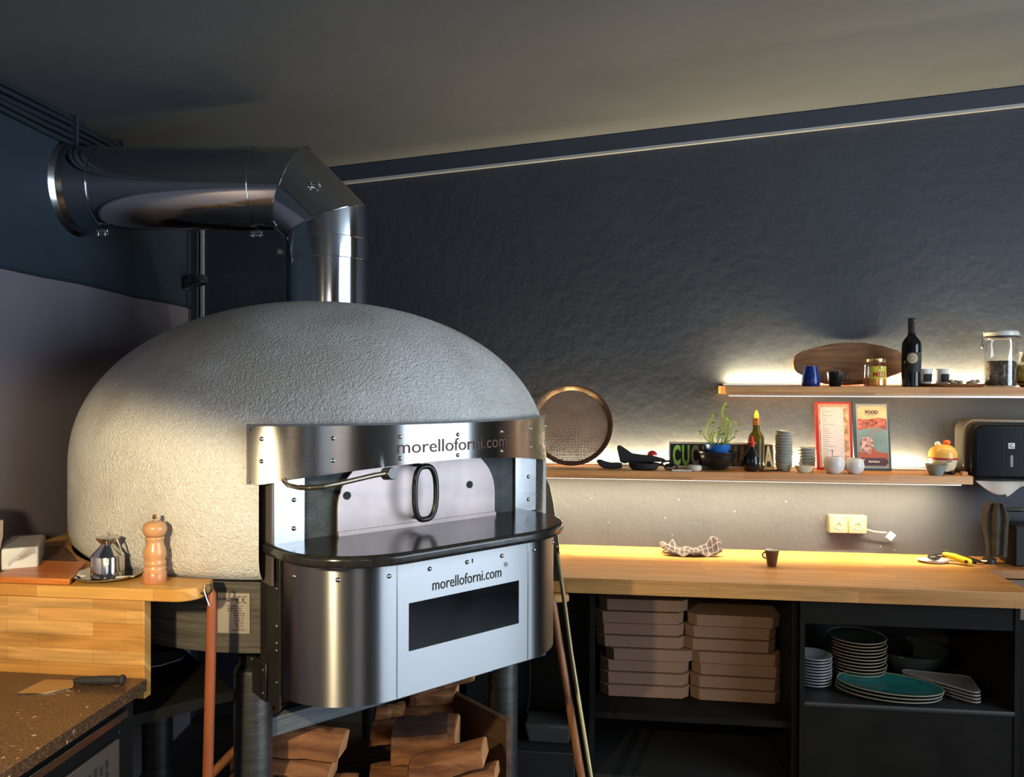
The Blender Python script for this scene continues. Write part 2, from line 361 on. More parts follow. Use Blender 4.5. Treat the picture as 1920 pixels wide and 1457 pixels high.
struct(mb.build('ceiling', M_ceil, smooth=0))
# right wall with a long window opening, wall behind the camera with an added, narrower one
mb = MB(); mb.box(3.62, 3.7, -3.8, -0.72, 0, 3.5).box(3.62, 3.7, 2.32, 3.8, 0, 3.5).box(3.62, 3.7, -0.72, 2.32, 0, 0.42).box(3.62, 3.7, -0.72, 2.32, 3.05, 3.5)
struct(mb.build('wall_right', M_room, smooth=0))
mb = MB(); mb.box(-2.4, -1.22, -3.6, -3.52, 0, 3.6).box(-1.10, -0.28, -3.6, -3.52, 0, 3.6).box(-0.22, 0.52, -3.6, -3.52, 0, 3.6).box(0.62, 1.1, -3.6, -3.52, 0, 3.6).box(2.7, 3.8, -3.6, -3.52, 0, 3.6).box(1.1, 2.7, -3.6, -3.52, 0, 0.72).box(1.1, 2.7, -3.6, -3.52, 2.68, 3.6)  # narrow slots added so the steel reflects bright streaks
struct(mb.build('wall_front', M_room, smooth=0))
mb = MB()
for y in (-0.72, 0.02, 0.78, 1.54, 2.28): mb.box(3.60, 3.66, y, y + 0.04, 0.42, 3.06)
mb.box(3.60, 3.66, -0.72, 2.32, 0.40, 0.46)
struct(mb.build('window_1', M_room, smooth=0))
mb = MB()  # frame of the added opening behind the camera
for x in (1.1, 1.88, 2.66): mb.box(x, x + 0.04, -3.56, -3.5, 0.72, 2.68)
struct(mb.build('added_window', M_room, smooth=0))
# boxed trim under the ceiling on the back wall with a pale strip along its foot
mb = MB(); x0, x1 = -2.02, 3.6
mb.add([(x0, 3.715, CZ(x0, 3.72) - 0.078), (x1, 3.715, CZ(x1, 3.72) - 0.082), (x1, 3.715, CZ(x1, 3.72) - 0.004), (x0, 3.715, CZ(x0, 3.72) - 0.004),
        (x0, 3.735, CZ(x0, 3.72) - 0.078), (x1, 3.735, CZ(x1, 3.72) - 0.082), (x1, 3.735, CZ(x1, 3.72) - 0.004), (x0, 3.735, CZ(x0, 3.72) - 0.004)],
       [(0, 1, 2, 3), (4, 7, 6, 5), (0, 4, 5, 1), (3, 2, 6, 7), (0, 3, 7, 4), (1, 5, 6, 2)])
struct(mb.build('trim_1', M_trim, smooth=0))
mb = MB()
mb.add([(x0, 3.712, CZ(x0, 3.72) - 0.090), (x1, 3.712, CZ(x1, 3.72) - 0.094), (x1, 3.712, CZ(x1, 3.72) - 0.081), (x0, 3.712, CZ(x0, 3.72) - 0.077),
        (x0, 3.735, CZ(x0, 3.72) - 0.090), (x1, 3.735, CZ(x1, 3.72) - 0.094), (x1, 3.735, CZ(x1, 3.72) - 0.081), (x0, 3.735, CZ(x0, 3.72) - 0.077)],
       [(0, 1, 2, 3), (4, 7, 6, 5), (0, 4, 5, 1), (3, 2, 6, 7), (0, 3, 7, 4), (1, 5, 6, 2)])
struct(mb.build('trim_2', M_tape, smooth=0))
struct(MB().box(-1.999, -1.983, 3.722, 3.735, 0.9, 2.56).build('trim_3', M_tape, smooth=0))
# sheet lining on the lower left wall with a bead along its top
def onleft(y, d): return (WX(y) + d * 0.9945, y + d * 0.1045)
p0, p1 = onleft(3.62, 0), onleft(-0.5, 0); q0, q1 = onleft(3.62, 0.012), onleft(-0.5, 0.012)
struct(MB().prism([p0, q0, q1, p1], 0.0, 2.02).build('trim_4', M_panel, smooth=0))
struct(MB().tube([onleft(3.64 - 0.2 * i, 0.012) + (2.022 + 0.003 * math.sin(i * 1.7),) for i in range(20)], 0.006, 8).build('trim_5', M_cable))
# cables
t = thing('cable_bundle', 'dark bundle of parallel cables running along the left wall under the ceiling', 'cable', (0, 0, 0))
for k in range(5):
    pts = []
    for i in range(30):
        y = 3.70 - 0.14 * i; x, yy = onleft(y, 0.012 + 0.004 * (k % 2)); pts.append((x, yy, CZ(x, yy) - 0.018 - 0.021 * k + 0.003 * math.sin(i * 0.9 + k)))
    MB().tube(pts, 0.0085, 8).build('cable', M_cable, t)
for y in (2.62, 2.95, 3.3):
    x, yy = onleft(y, 0.014); MB().box(x - 0.012, x + 0.02, yy - 0.006, yy + 0.006, CZ(x, yy) - 0.115, CZ(x, yy) - 0.006).build('cable_clip', M_trim, t)
t = thing('cable_drop', 'black cables coming down the wall corner behind the oven, looped into a coil', 'cable', (0, 0, 0))
x, yy = onleft(3.60, 0.03)
for k in range(3):
    MB().tube([(x + 0.012 * k, yy, 2.60 - 0.12 * i + 0.0) for i in range(12)], 0.007, 8).build('cable', M_cable, t)
cy = Vector((x + 0.03, yy - 0.03, 2.125))
mb = MB()
for k in range(4):
    mb.tube([cy + Vector((0.058 * math.cos(a), 0.03 * math.sin(a), 0.010 * k + 0.016 * math.cos(a + 0.4 * k))) for a in [2 * PI * i / 24 for i in range(24)]], 0.0055, 6, closed=True)
mb.build('coil', M_cable, t)

# ================================================================== THE OVEN
OV = thing('pizza_oven', 'big domed wood-fired oven in pale plaster with riveted steel front on round legs', 'oven', (-1.024, 2.79, 0), R(46.8))
# plaster
m, nt, b = nm('dome_plaster'); b.inputs['Roughness'].default_value = 0.9
tc = N(nt, 'ShaderNodeTexCoord')
n1 = N(nt, 'ShaderNodeTexNoise'); n1.inputs['Scale'].default_value = 85; n1.inputs['Detail'].default_value = 4; n1.inputs['Distortion'].default_value = 1.5
n2 = N(nt, 'ShaderNodeTexNoise'); n2.inputs['Scale'].default_value = 150; n2.inputs['Detail'].default_value = 3
n3 = N(nt, 'ShaderNodeTexNoise'); n3.inputs['Scale'].default_value = 2.6; n3.inputs['Detail'].default_value = 5
n4 = N(nt, 'ShaderNodeTexNoise'); n4.inputs['Scale'].default_value = 9; n4.inputs['Detail'].default_value = 6
for n in (n1, n2, n3, n4): nt.links.new(tc.outputs['Object'], n.inputs['Vector'])
cr = N(nt, 'ShaderNodeValToRGB'); cr.color_ramp.elements[0].color = (0.52, 0.49, 0.43, 1); cr.color_ramp.elements[1].color = (0.70, 0.69, 0.66, 1)
cr.color_ramp.elements[0].position = 0.36; cr.color_ramp.elements[1].position = 0.56; nt.links.new(n3.outputs['Fac'], cr.inputs[0])
st = N(nt, 'ShaderNodeValToRGB'); st.color_ramp.elements[0].position = 0.72; st.color_ramp.elements[1].position = 0.80
st.color_ramp.elements[0].color = (0, 0, 0, 1); st.color_ramp.elements[1].color = (1, 1, 1, 1); nt.links.new(n4.outputs['Fac'], st.inputs[0])
mx = N(nt, 'ShaderNodeMix', data_type='RGBA'); nt.links.new(st.outputs[0], mx.inputs[0]); nt.links.new(cr.outputs[0], mx.inputs[6]); mx.inputs[7].default_value = (0.40, 0.28, 0.14, 1)
nt.links.new(mx.outputs[2], b.inputs['Base Color'])
ad = N(nt, 'ShaderNodeMath', operation='MULTIPLY_ADD'); ad.inputs[1].default_value = 0.4
nt.links.new(n2.outputs['Fac'], ad.inputs[0]); nt.links.new(n1.outputs['Fac'], ad.inputs[2])
bp = N(nt, 'ShaderNodeBump'); bp.inputs['Strength'].default_value = 0.75; bp.inputs['Distance'].default_value = 0.012
nt.links.new(ad.outputs[0], bp.inputs['Height']); nt.links.new(bp.outputs[0], b.inputs['Normal']); M_dome = m
RD = 0.817
prof = [(0.700, 1.130), (0.745, 1.130), (0.785, 1.140), (0.808, 1.165), (RD, 1.20), (RD, 1.30)]
prof += [(RD * math.cos(t_) ** (2 / 2.02), 1.395 + 0.563 * math.sin(t_) ** (2 / 2.205)) for t_ in [PI / 2 * i / 40 for i in range(41)]]
# the front is cut away below the band: build the wall of the drum only outside the mouth sector
SEG = 160
def dome_ring(r, z):
    out = []
    for j in range(SEG):
        a_ = 2 * PI * j / SEG - PI / 2      # -90 deg is the front
        x, y = r * math.cos(a_), r * math.sin(a_)
        da = abs((a_ + PI / 2 + PI) % (2 * PI) - PI)
        if z < 1.553 and da < R(37.8) and y < -0.55:
            y = max(y, -0.56)               # flattened behind the steel front
        out.append((x, y, z))
    return out
rings = []
zs = sorted(set([p[1] for p in prof] + [1.552, 1.5535]))
def rad(z):
    for (r0, z0), (r1, z1) in zip(prof[1:], prof[2:]):
        if z0 <= z <= z1: return r0 + (r1 - r0) * (z - z0) / max(z1 - z0, 1e-9)
    return prof[-1][0]
rings = [dome_ring(prof[0][0], prof[0][1])] + [dome_ring(max(rad(z), 0.002), z) for z in zs]
mb = MB(); mb.rings(rings)
mb.build('dome', M_dome, OV, smooth=60)
# dark drum that carries the dome
MB().lathe([(0.735, 0.925), (0.735, 1.128)], seg=64).build('drum_base', M_cradle, OV)
# band bent round the mouth, arched lower edge, rounded left and right ends
def bandz(a): # lower edge height over angle in degrees
    return 1.449 - 0.052 * (abs(a) / 39.0) ** 1.75
outer, NA = [], 120
mb = MB(); A0, A1 = -40.0, 40.5
for rr in (0.822, 0.8235):
    pass
def corner(a, zt, zb):
    e = min(a - A0, A1 - a); w_ = 1.6
    if e < w_: k = 0.022 * (1 - math.sqrt(max(0, 1 - (1 - e / w_) ** 2)))
    else: k = 0
    return zt - k, zb + k
rin, rout = [], []
vs, fs = [], []
for i in range(NA + 1):
    a_ = A0 + (A1 - A0) * i / NA; zt, zb = corner(a_, 1.553, bandz(a_))
    for rr in (0.8195, 0.8235):
        for k in range(5):
            z = zb + (zt - zb) * k / 4; vs.append((rr * math.sin(R(a_)), -rr * math.cos(R(a_)), z))
for i in range(NA):
    for g in (0, 5):
        for k in range(4):
            p = i * 10 + g + k; fs.append((p, p + 10, p + 11, p + 1))
    for k in (0, 4):
        p = i * 10 + k; fs.append((p, p + 10, p + 15, p + 5))
for i in (0, NA):
    for k in range(4):
        p = i * 10 + k; fs.append((p, p + 1, p + 6, p + 5))
band = MB().add(vs, fs).build('front_band', M_band, OV)
# thin grey joint above the band
mb = MB(); mb.rings([[((0.8175 + dr) * math.sin(R(a_)), -(0.8175 + dr) * math.cos(R(a_)), z) for dr, z in ((0, 1.550), (0.0045, 1.550), (0.0035, 1.5585), (0, 1.5585))] for a_ in [A0 - 0.4 + (A1 - A0 + 0.8) * i / 80 for i in range(81)]])
mb.rings([[((0.8175 + dr) * math.sin(R(a_)), -(0.8175 + dr) * math.cos(R(a_)), z) for dr, a_ in ((0, A0 - 0.5), (0.0035, A0 - 0.4), (0.0045, A0 + 0.2), (0, A0 + 0.3))] for z in (1.40, 1.45, 1.5, 1.54, 1.557)])
mb.build('joint_sealant', mat('grey_sealant', (0.16, 0.16, 0.17), 0.8), OV)
def rivet(name, pos, d, r, parent, m=None):
    q = Vector(d).to_track_quat('Z', 'Y').to_matrix().to_4x4(); q.translation = pos
    return MB().lathe([(r, 0), (r * 0.98, r * 0.25), (r * 0.75, r * 0.55), (r * 0.4, r * 0.72), (0.0002, r * 0.78)], seg=16, M=q).build(name, m or M_rivet, parent)
for i in range(7):
    a_ = R(-37.6 + 12.72 * i)
    for z in (1.520, 1.461): rivet('rivet', (0.8230 * math.sin(a_), -0.8230 * math.cos(a_), z), (math.sin(a_), -math.cos(a_), 0), 0.0062, band)
vs, fs = text_mesh('morelloforni.com', 0.052, 0.0008, 0.0, 0.92)
xs = [v[0] for v in vs]; wd = max(xs) - min(xs); k_ = R(27.6) * 0.824 / wd
vb = []
for x, y, z in vs:
    a_ = R(1.05) + x * k_ / 0.824; rr = 0.8242 - y; vb.append((rr * math.sin(a_), -rr * math.cos(a_), 1.4745 + z))
MB().add(vb, fs).build('lettering', mat('cut_lettering', (0.13, 0.055, 0.045), 0.6), band, smooth=0)
# mouth: cast iron face with a flat front, arch door plate, two steel posts
MB().box(-0.448, 0.448, -0.645, -0.40, 1.20, 1.53).build('mouth_face', M_cast, OV, bevel=0.002)
mb = MB(); hw, zs_, ap = 0.281, 1.31, 0.185
arc = [(hw * math.cos(t_), zs_ + ap * math.sin(t_) ** 0.9) for t_ in [PI * i / 32 for i in range(33)]]
poly = [(x - 0.010, z) for x, z in arc] + [(-hw - 0.010, 1.240), (hw - 0.010, 1.240)]
mb.prism(poly, 0, 0.008, Matrix(((1, 0, 0, 0), (0, 0, 1, -0.668), (0, 1, 0, 0), (0, 0, 0, 1))))
M_plate = mat('heat_tinted_door_steel', (0.36, 0.30, 0.29), 0.45, 0.75, var=0.14, vscale=9, bump=0.03, bscale=20)
door = mb.build('oven_door', M_plate, OV, bevel=0.001)
MB().box(-0.291, 0.271, -0.674, -0.664, 1.240, 1.252).build('bottom_lip', M_plate, door)
arcd = [((hw + 0.006) * math.cos(t_), zs_ + (ap + 0.006) * math.sin(t_) ** 0.9) for t_ in [PI * i / 32 for i in range(33)]]
MB().prism([(x - 0.010, z) for x, z in arcd] + [(-hw - 0.016, 1.240), (hw - 0.004, 1.240)], 0, 0.006, Matrix(((1, 0, 0, 0), (0, 0, 1, -0.6515), (0, 1, 0, 0), (0, 0, 0, 1)))).build('door_seal', M_blackm, door)
for x, z in ((-0.262, 1.351), (0.168, 1.347)):
    MB().cyl((x, -0.6705, z), (x, -0.6675, z), 0.0115, 20).build('vent_hole', M_blackm, door)
pts = []
for i in range(40):
    t_ = 2 * PI * i / 40; c_, s_ = math.cos(t_), math.sin(t_)
    pts.append((-0.037 + 0.038 * (abs(c_) ** 0.7) * (1 if c_ > 0 else -1), -0.722 - 0.004 * abs(c_), 1.345 + 0.078 * (abs(s_) ** 0.8) * (1 if s_ > 0 else -1)))
h = MB().tube(pts, 0.0085, 12, closed=True); h.cyl((-0.037, -0.722, 1.423), (-0.037, -0.664, 1.423), 0.006, 10).cyl((-0.037, -0.722, 1.267), (-0.037, -0.664, 1.267), 0.006, 10)
h.build('handle', M_black, door)
for sx in (-1, 1):
    x0, x1 = (0.368, 0.458)
    mb = MB()
    if sx < 0: x0, x1 = -0.470, -0.383
    mb.box(x0, x1, -0.656, -0.645, 1.236, 1.50)
    if sx > 0: mb.box(0.458, 0.4615, -0.655, -0.56, 1.24, 1.50)
    pst = mb.build('side_post', M_post, OV, bevel=0.0008)
    for z in (1.352, 1.275): rivet('screw', ((x0 + x1) / 2 - 0.012 * sx * (-1 if sx > 0 else 1), -0.656, z), (0, -1, 0), 0.0065, pst)
MB().box(-0.476, -0.470, -0.655, -0.54, 1.129, 1.42).build('side_flashing', mat('dull_steel', (0.20, 0.165, 0.14), 0.55, 0.7), OV)
# granite landing ledge
def ledge_outline(hx, yf, rx, ry, yb, n=14):
    pts = [(hx, yb)]
    for i in range(n + 1):
        t_ = PI / 2 * i / n; pts.append((hx - rx + rx * math.cos(t_), yf + ry - ry * math.sin(t_)))
    for i in range(n + 1):
        t_ = PI / 2 * (1 - i / n); pts.append((-hx + rx - rx * math.cos(t_), yf + ry - ry * math.sin(t_)))
    pts.append((-hx, yb)); return pts
o1 = ledge_outline(0.458, -0.965, 0.25, 0.22, -0.60)
M_gran = mat('black_granite', (0.018, 0.017, 0.016), 0.16, var=0.3, vscale=40, bump=0.03, bscale=30)
MB().prism([(x - 0.030, y) for x, y in o1], 1.2085, 1.240).build('granite_ledge', M_gran, OV, bevel=0.011, seg=4)
# curved lower cover
def cover_outline(d=0.0, n=24):
    pts = []
    for i in range(n + 1):
        t_ = PI / 2 * i / n; pts.append((0.240 + (0.215 + d) * math.cos(t_), -0.665 - (0.215 + d) * math.sin(t_)))
    return pts
co = cover_outline(); full = [(0.455, -0.665)] + co + [(-x, y) for x, y in co[::-1]] + [(-0.455, -0.665)]
ci = cover_outline(-0.003); inn = [(0.452, -0.665)] + ci + [(-x, y) for x, y in ci[::-1]] + [(-0.452, -0.665)]
mb = MB(); n = len(full)
vs = [(x, y, z) for z in (0.836, 1.2085) for x, y in full] + [(x, y, z) for z in (0.836, 1.2085) for x, y in inn]; fs = []
for i in range(n - 1):
    fs += [(i, i + 1, n + i + 1, n + i), (2 * n + i, 3 * n + i, 3 * n + i + 1, 2 * n + i + 1), (i, 2 * n + i, 2 * n + i + 1, i + 1), (n + i, n + i + 1, 3 * n + i + 1, 3 * n + i)]
for i in (0, n - 1): fs.append((i, n + i, 3 * n + i, 2 * n + i))
cover = mb.add(vs, fs).build('front_cover', M_cover, OV, smooth=25)
MB().box(-0.452, 0.452, -0.66, -0.40, 0.850, 1.205).build('cover_body', M_dkmetal, OV)
for x in (-0.253, -0.1265, 0.0, 0.1265, 0.253): rivet('rivet', (x, -0.8795 if abs(x) < 0.24 else -0.8795, 1.164), (0, -1, 0), 0.0066, cover)
for x, y, nx, ny in ((-0.375, -0.832, -0.62, -0.78), (0.375, -0.832, 0.62, -0.78), (-0.445, -0.726, -0.96, -0.28), (0.445, -0.726, 0.96, -0.28)): rivet('rivet', (x, y, 1.164), (nx, ny, 0), 0.0066, cover)
MB().box(-0.192, 0.192, -0.8812, -0.8795, 0.954, 1.082).build('glass_pane', mat('smoked_glass', (0.004, 0.005, 0.007), 0.08, var=0.5, vscale=12, spec=1.0), cover)
MB().box(0.0175, 0.0205, -0.8812, -0.8797, 1.159, 1.171).build('keyhole', M_blackm, cover)
for x in (-0.229, 0.229): MB().box(x - 0.0016, x + 0.0016, -0.8806, -0.879, 0.838, 1.208).build('fold_line', M_post, cover)
vs, fs = text_mesh('morelloforni.com', 0.044, 0.0004, 0.0, 1.0); wd = max(v[0] for v in vs) - min(v[0] for v in vs); k_ = 0.242 / wd
MB().add([(0.004 + v[0] * k_, -0.8808 + v[1], 1.1035 + v[2]) for v in vs], fs).build('lettering', M_blackm, cover, smooth=0)
vs, fs = text_mesh('R', 0.009, 0.0004); mb = MB().add([(0.142 + v[0], -0.8808 + v[1], 1.134 + v[2]) for v in vs], fs)
mb.tube([(0.142 + 0.0065 * math.cos(2 * PI * i / 20), -0.8806, 1.137 + 0.0065 * math.sin(2 * PI * i / 20)) for i in range(20)], 0.0006, 5, closed=True).build('registered_mark', M_blackm, cover, smooth=0)
# dark cheek plates each side of the cover, with screws
for sx in (-1, 1):
    ck = MB().box(min(sx * 0.4555, sx * 0.462), max(sx * 0.4555, sx * 0.462), -0.672, -0.565, 0.800, 1.2085).build('cheek_plate', M_dkmetal, OV, bevel=0.001)
    MB().box(min(sx * 0.456, sx * 0.470), max(sx * 0.456, sx * 0.470), -0.572, -0.565, 0.800, 1.2085).build('cheek_flange', M_dkmetal, ck)
    for z in (1.12, 1.02, 0.975, 0.955, 0.870): rivet('screw', (sx * 0.462, -0.655, z), (sx, 0, 0), 0.005, ck)
    bk = MB().box(min(sx * 0.463, sx * 0.470), max(sx * 0.463, sx * 0.470), -0.60, -0.485, 0.800, 0.905).build('bracket', M_dkmetal, OV, bevel=0.004)
    for y, z in ((-0.585, 0.885), (-0.505, 0.893), (-0.585, 0.822), (-0.505, 0.815)): rivet('bolt', (sx * 0.470, y, z), (sx, 0, 0), 0.006, bk, M_leg)
# round legs and beams
for x, y in ((-0.448, -0.462), (0.478, -0.462), (-0.448, 0.45), (0.478, 0.45)):
    MB().lathe([(0.0535, 0.0), (0.0535, 0.835), (0.050, 0.856), (0.030, 0.868)], (x, y, 0), 32).build('leg', M_leg, OV)
    MB().lathe([(0.075, 0.0), (0.075, 0.008)], (x, y, 0), 24).build('foot_plate', M_dkmetal, OV)
MB().box(-0.40, 0.68, -0.472, -0.440, 0.640, 0.696).build('cross_beam', M_beam, OV, bevel=0.002)
MB().box(-0.40, 0.60, 0.43, 0.47, 0.640, 0.696).build('cross_beam', M_beam, OV, bevel=0.002)
for x in (-0.30, 0.30): MB().box(x - 0.02, x + 0.02, -0.60, 0.60, 0.86, 0.925).build('bearer', M_dkmetal, OV)
for x, y in ((-0.448, -0.462), (0.478, -0.462), (-0.448, 0.45), (0.478, 0.45)):
    MB().box(x - 0.03, x + 0.03, y - 0.03, y + 0.03, 0.86, 0.926).build('leg_head', M_dkmetal, OV)
# low side board fixed between the left legs
MB().box(-0.80, -0.505, -0.470, 0.10, 0.775, 0.805).build('side_board', M_navy, OV, bevel=0.002)
# rating plate
mb = MB(); a0, a1 = -49.0, -41.9
mb.rings([[(rr * math.sin(R(a_)), -rr * math.cos(R(a_)), z) for rr, z in ((0.7352, 0.980), (0.7385, 0.980), (0.7385, 1.0905), (0.7352, 1.0905))] for a_ in [a0 + (a1 - a0) * i / 8 for i in range(9)]])
rp = mb.build('rating_plate', mat('rating_plate_metal', (0.62, 0.56, 0.46), 0.35, 0.6), OV, smooth=30)
def on_drum(vs, ac, z0, rr=0.7389): return [((rr - y) * math.sin(R(ac) + x / rr), -(rr - y) * math.cos(R(ac) + x / rr), z0 + z) for x, y, z in vs]
mb = MB()
for ac, flip in ((-44.1, 0), (-42.9, 1)):   # the two CE strokes drawn as arcs
    n_ = 16; p_ = []
    for i in range(n_ + 1):
        t_ = R(60) + R(240) * i / n_; p_.append((0.0075 * math.cos(t_), 0.0, 0.0085 * math.sin(t_)))
    mb.tube(on_drum(p_, ac, 1.073), 0.0011, 5)
    if flip: mb.tube(on_drum([(-0.007, 0, 0), (0.0005, 0, 0)], ac, 1.073), 0.0010, 5)
vs, fs = text_mesh('Morello Forni', 0.0125, 0.0003); mb.add(on_drum(vs, -46.9, 1.070), fs)
for k in range(11):
    vs, fs = text_mesh(['TIPO FORNO  L 110', 'MATRICOLA  2019', 'ANNO  KW  V HZ', 'GAS  G20 G30', 'MBAR  20 30', 'KW  34   KG', 'N. 0085  IT', 'CAT  II 2H3+', 'PESO  KG', 'A  W  IP', 'MADE IN ITALY'][k], 0.0052, 0.0003)
    mb.add(on_drum(vs, -45.2 if k < 3 else -44.2, 1.054 - 0.0066 * k), fs)
mb.build('plate_lettering', M_blackm, rp, smooth=0)
# gooseneck lamp reaching over the mouth
gl = MB().tube([(-0.445, -0.66, 1.415), (-0.462, -0.70, 1.411), (-0.478, -0.76, 1.408), (-0.478, -0.815, 1.408), (-0.462, -0.85, 1.409), (-0.43, -0.862, 1.411), (-0.39, -0.862, 1.415), (-0.34, -0.86, 1.421), (-0.29, -0.857, 1.427), (-0.25, -0.855, 1.430)], 0.0062, 12)
M_flex = mat('flex_metal', (0.35, 0.30, 0.22), 0.3, 1.0)
gn = gl.build('gooseneck_arm', M_flex, OV)
mb = MB()
for i in range(60):
    f_ = 3.2 + i * (6.0 - 0.1) / 60; P = [(-0.445, -0.66, 1.415), (-0.462, -0.70, 1.411), (-0.478, -0.76, 1.408), (-0.478, -0.815, 1.408), (-0.462, -0.85, 1.409), (-0.43, -0.862, 1.411), (-0.39, -0.862, 1.415), (-0.34, -0.86, 1.421), (-0.29, -0.857, 1.427), (-0.25, -0.855, 1.430)]
    k = min(int(f_), 8); p = Vector(P[k]).lerp(Vector(P[k + 1]), f_ - k); d = (Vector(P[k + 1]) - Vector(P[k])).normalized()
    mb.cyl(p - d * 0.0008, p + d * 0.0008, 0.0068, 10)
mb.build('coil_ridges', M_flex, gn)
hd = Vector((0.15, -0.95, 0.12)).normalized(); hc = Vector((-0.235, -0.855, 1.4285))
gh = MB().cyl(hc - hd * 0.022, hc + hd * 0.010, 0.0170, 28).build('lamp_head', M_post, OV, bevel=0.002)
MB().cyl(hc + hd * 0.0095, hc + hd * 0.0112, 0.0148, 28).build('lens', mat('lamp_lens', (0.25, 0.25, 0.26), 0.35), gh)

# ================================================================== FLUE
ax = Vector((-0.9932, -0.1168, 0)); V0 = Vector((-1.005, 2.776, 0)); fr = 0.1475; zh, ah = 2.366, 0.125; zB = zh - ah
FL = thing('flue_pipe', 'polished steel smoke pipe rising from the dome and elbowing into the left wall', 'chimney pipe', (V0.x, V0.y, 1.93))
def fv(s, z): return Vector((ax.x * s, ax.y * s, z - 1.93))
side = Vector((ax.y, -ax.x, 0)).normalized()
def fring(s, z, t, r, miter=None, n=48):
    """ring around the axis point; t = axis direction (s,z); miter = tangent slope for oblique cuts"""
    tt = Vector((ax.x * t[0], ax.y * t[0], t[1])).normalized(); nn = side.cross(tt).normalized(); out = []
    for j in range(n):
        a_ = 2 * PI * j / n; off = side * (r * math.cos(a_)) + nn * (r * math.sin(a_))
        if miter is not None: off += tt * (off.dot(nn) * miter)
        out.append(fv(s, z) + off)
    return out
tn = math.tan(R(22.5))
# sign of the mitre follows from nn: check by construction
def seg(name, a, ta, ma, b, tb, mb_, r, m=None):
    return MB().rings([fring(*a, ta, r, ma), fring(*b, tb, r, mb_)], cap=(False, False)).build(name, m or M_pipe, FL)
up_, dg, hz = (0, 1), (0.7071, 0.7071), (1, 0)
nnz = side.cross(Vector((0, 0, 1)))      # for the vertical run: nn points along +-ax
sg = 1 if nnz.dot(ax) > 0 else -1
seg('vertical_pipe', (0, 1.93), up_, None, (0, 2.13), up_, None, fr)
seg('elbow_lower', (0, 2.10), up_, None, (0, zB), up_, -sg * tn, fr + 0.001)
seg('elbow_middle', (0, zB), dg, sg * tn, (ah, zh), dg, -sg * tn, fr + 0.001)
seg('elbow_upper', (ah, zh), hz, sg * tn, (0.27, zh), hz, None, fr + 0.001)
seg('horizontal_pipe', (0.25, zh), hz, None, (0.93, zh), hz, None, fr)
def bead(name, s, z, t, mt, r, rr=0.0018):
    MB().tube(fring(s, z, t, r, mt, 64), rr, 6, closed=True).build(name, M_pipe, FL)
bead('seam_bead', 0, zB, up_, -sg * tn, fr + 0.002); bead('seam_bead', ah, zh, hz, sg * tn, fr + 0.002)
def collar(s0, z0, s1, z1, t, r):
    MB().rings([fring(s0, z0, t, r - 0.003), fring(s0, z0, t, r), fring(s1, z1, t, r), fring(s1, z1, t, r - 0.003)], cap=(False, False)).build('collar', M_pipe, FL)
collar(0, 2.105, 0, 2.180, up_, fr + 0.0035); collar(0.245, zh, 0.335, zh, hz, fr + 0.0035); collar(0.80, zh, 0.895, zh, hz, fr + 0.0035)
for s, z, t in ((0, 2.105, up_), (0, 2.180, up_), (0.245, zh, hz), (0.80, zh, hz)): bead('collar_rim', s, z, t, None, fr + 0.0035, 0.0014)
# clamp hardware
def clamp(pos, d):
    q = Vector(d).to_track_quat('Z', 'Y').to_matrix().to_4x4(); q.translation = pos
    mb = MB().box(-0.022, 0.022, -0.006, 0.006, 0, 0.010, q).box(-0.016, -0.010, -0.010, 0.010, 0.008, 0.024, q).box(0.010, 0.016, -0.010, 0.010, 0.008, 0.024, q)
    mb.v += []; mb.build('clamp', M_inox, FL, bevel=0.001)
    p0 = q @ Vector((-0.024, 0, 0.016)); p1 = q @ Vector((0.026, 0, 0.016)); MB().cyl(p0, p1, 0.003, 8).build('clamp_bolt', M_inox, FL)
clamp(fv(0.245, zh) + Vector((0, 0, -fr - 0.008)) - side * 0.03, (0, 0, -1))
clamp(fv(0.80, zh) + Vector((0, 0, -fr - 0.006)) - side * 0.03, (0, 0, -1))
clamp(fv(fr + 0.006, 2.14), ax)
nd = (ax * 0.7071 * -0.0 - Vector((0.0, 0.0, 0))); od = (Vector((-ax.x * 0.5, -ax.y * 0.5, 0.5)) ).normalized()
cam_side = side if side.y < 0 else -side
dd = (od * 0.45 + cam_side * 0.89).normalized(); clamp(fv(ah / 2, (zh + zB) / 2) + dd * (fr + 0.001), dd)
# rosette against the wall
mb = MB(); mb.rings([fring(0.880, zh, hz, fr + 0.004), fring(0.900, zh, hz, fr + 0.010), fring(0.925, zh, hz, fr + 0.045), fring(0.93, zh, hz, fr + 0.047)], cap=(False, False))
mb.build('wall_rosette', M_post, FL)
rivet('screw', fv(0.925, zh) + Vector((0, 0, 0.175)) + cam_side * 0.06, (0.7, -0.3, 0.6), 0.007, FL)

# ================================================================== LEFT FOREGROUND
# side top hugging the drum (world coordinates, origin at its middle)
cut = []
for i in range(25):
    a_ = R(-90.5) - R(80) * i / 24; cut.append((-1.024 + 0.803 * math.cos(a_), 2.79 + 0.803 * math.sin(a_)))
poly = [(-1.81, 1.868), (-1.080, 1.868)] + [(-1.080 + 0.058 * math.sin(t_), 1.926 - 0.058 * math.cos(t_)) for t_ in [PI / 2 * i / 6 for i in range(1, 7)]] + [(-1.022, 1.950)] + cut + [(-1.835, 2.60)]
SL = MB().prism([(x + 1.33, y - 2.1) for x, y in poly], 0, 0.0314).build('side_worktop', M_slab, loc=(-1.33, 2.1, 1.1136), bevel=0.003)
tag(SL, 'golden glued-wood side top with rounded corner against the oven drum', 'worktop')
FP = MB().box(-0.290, 0.290, -0.0152, 0.0152, 0, 0.2505).build('splash_panel', M_hevea, loc=(-1.447, 1.889, 0.863), bevel=0.0015)
tag(FP, 'upright golden glued-wood panel under the side top behind the stone counter', 'panel')
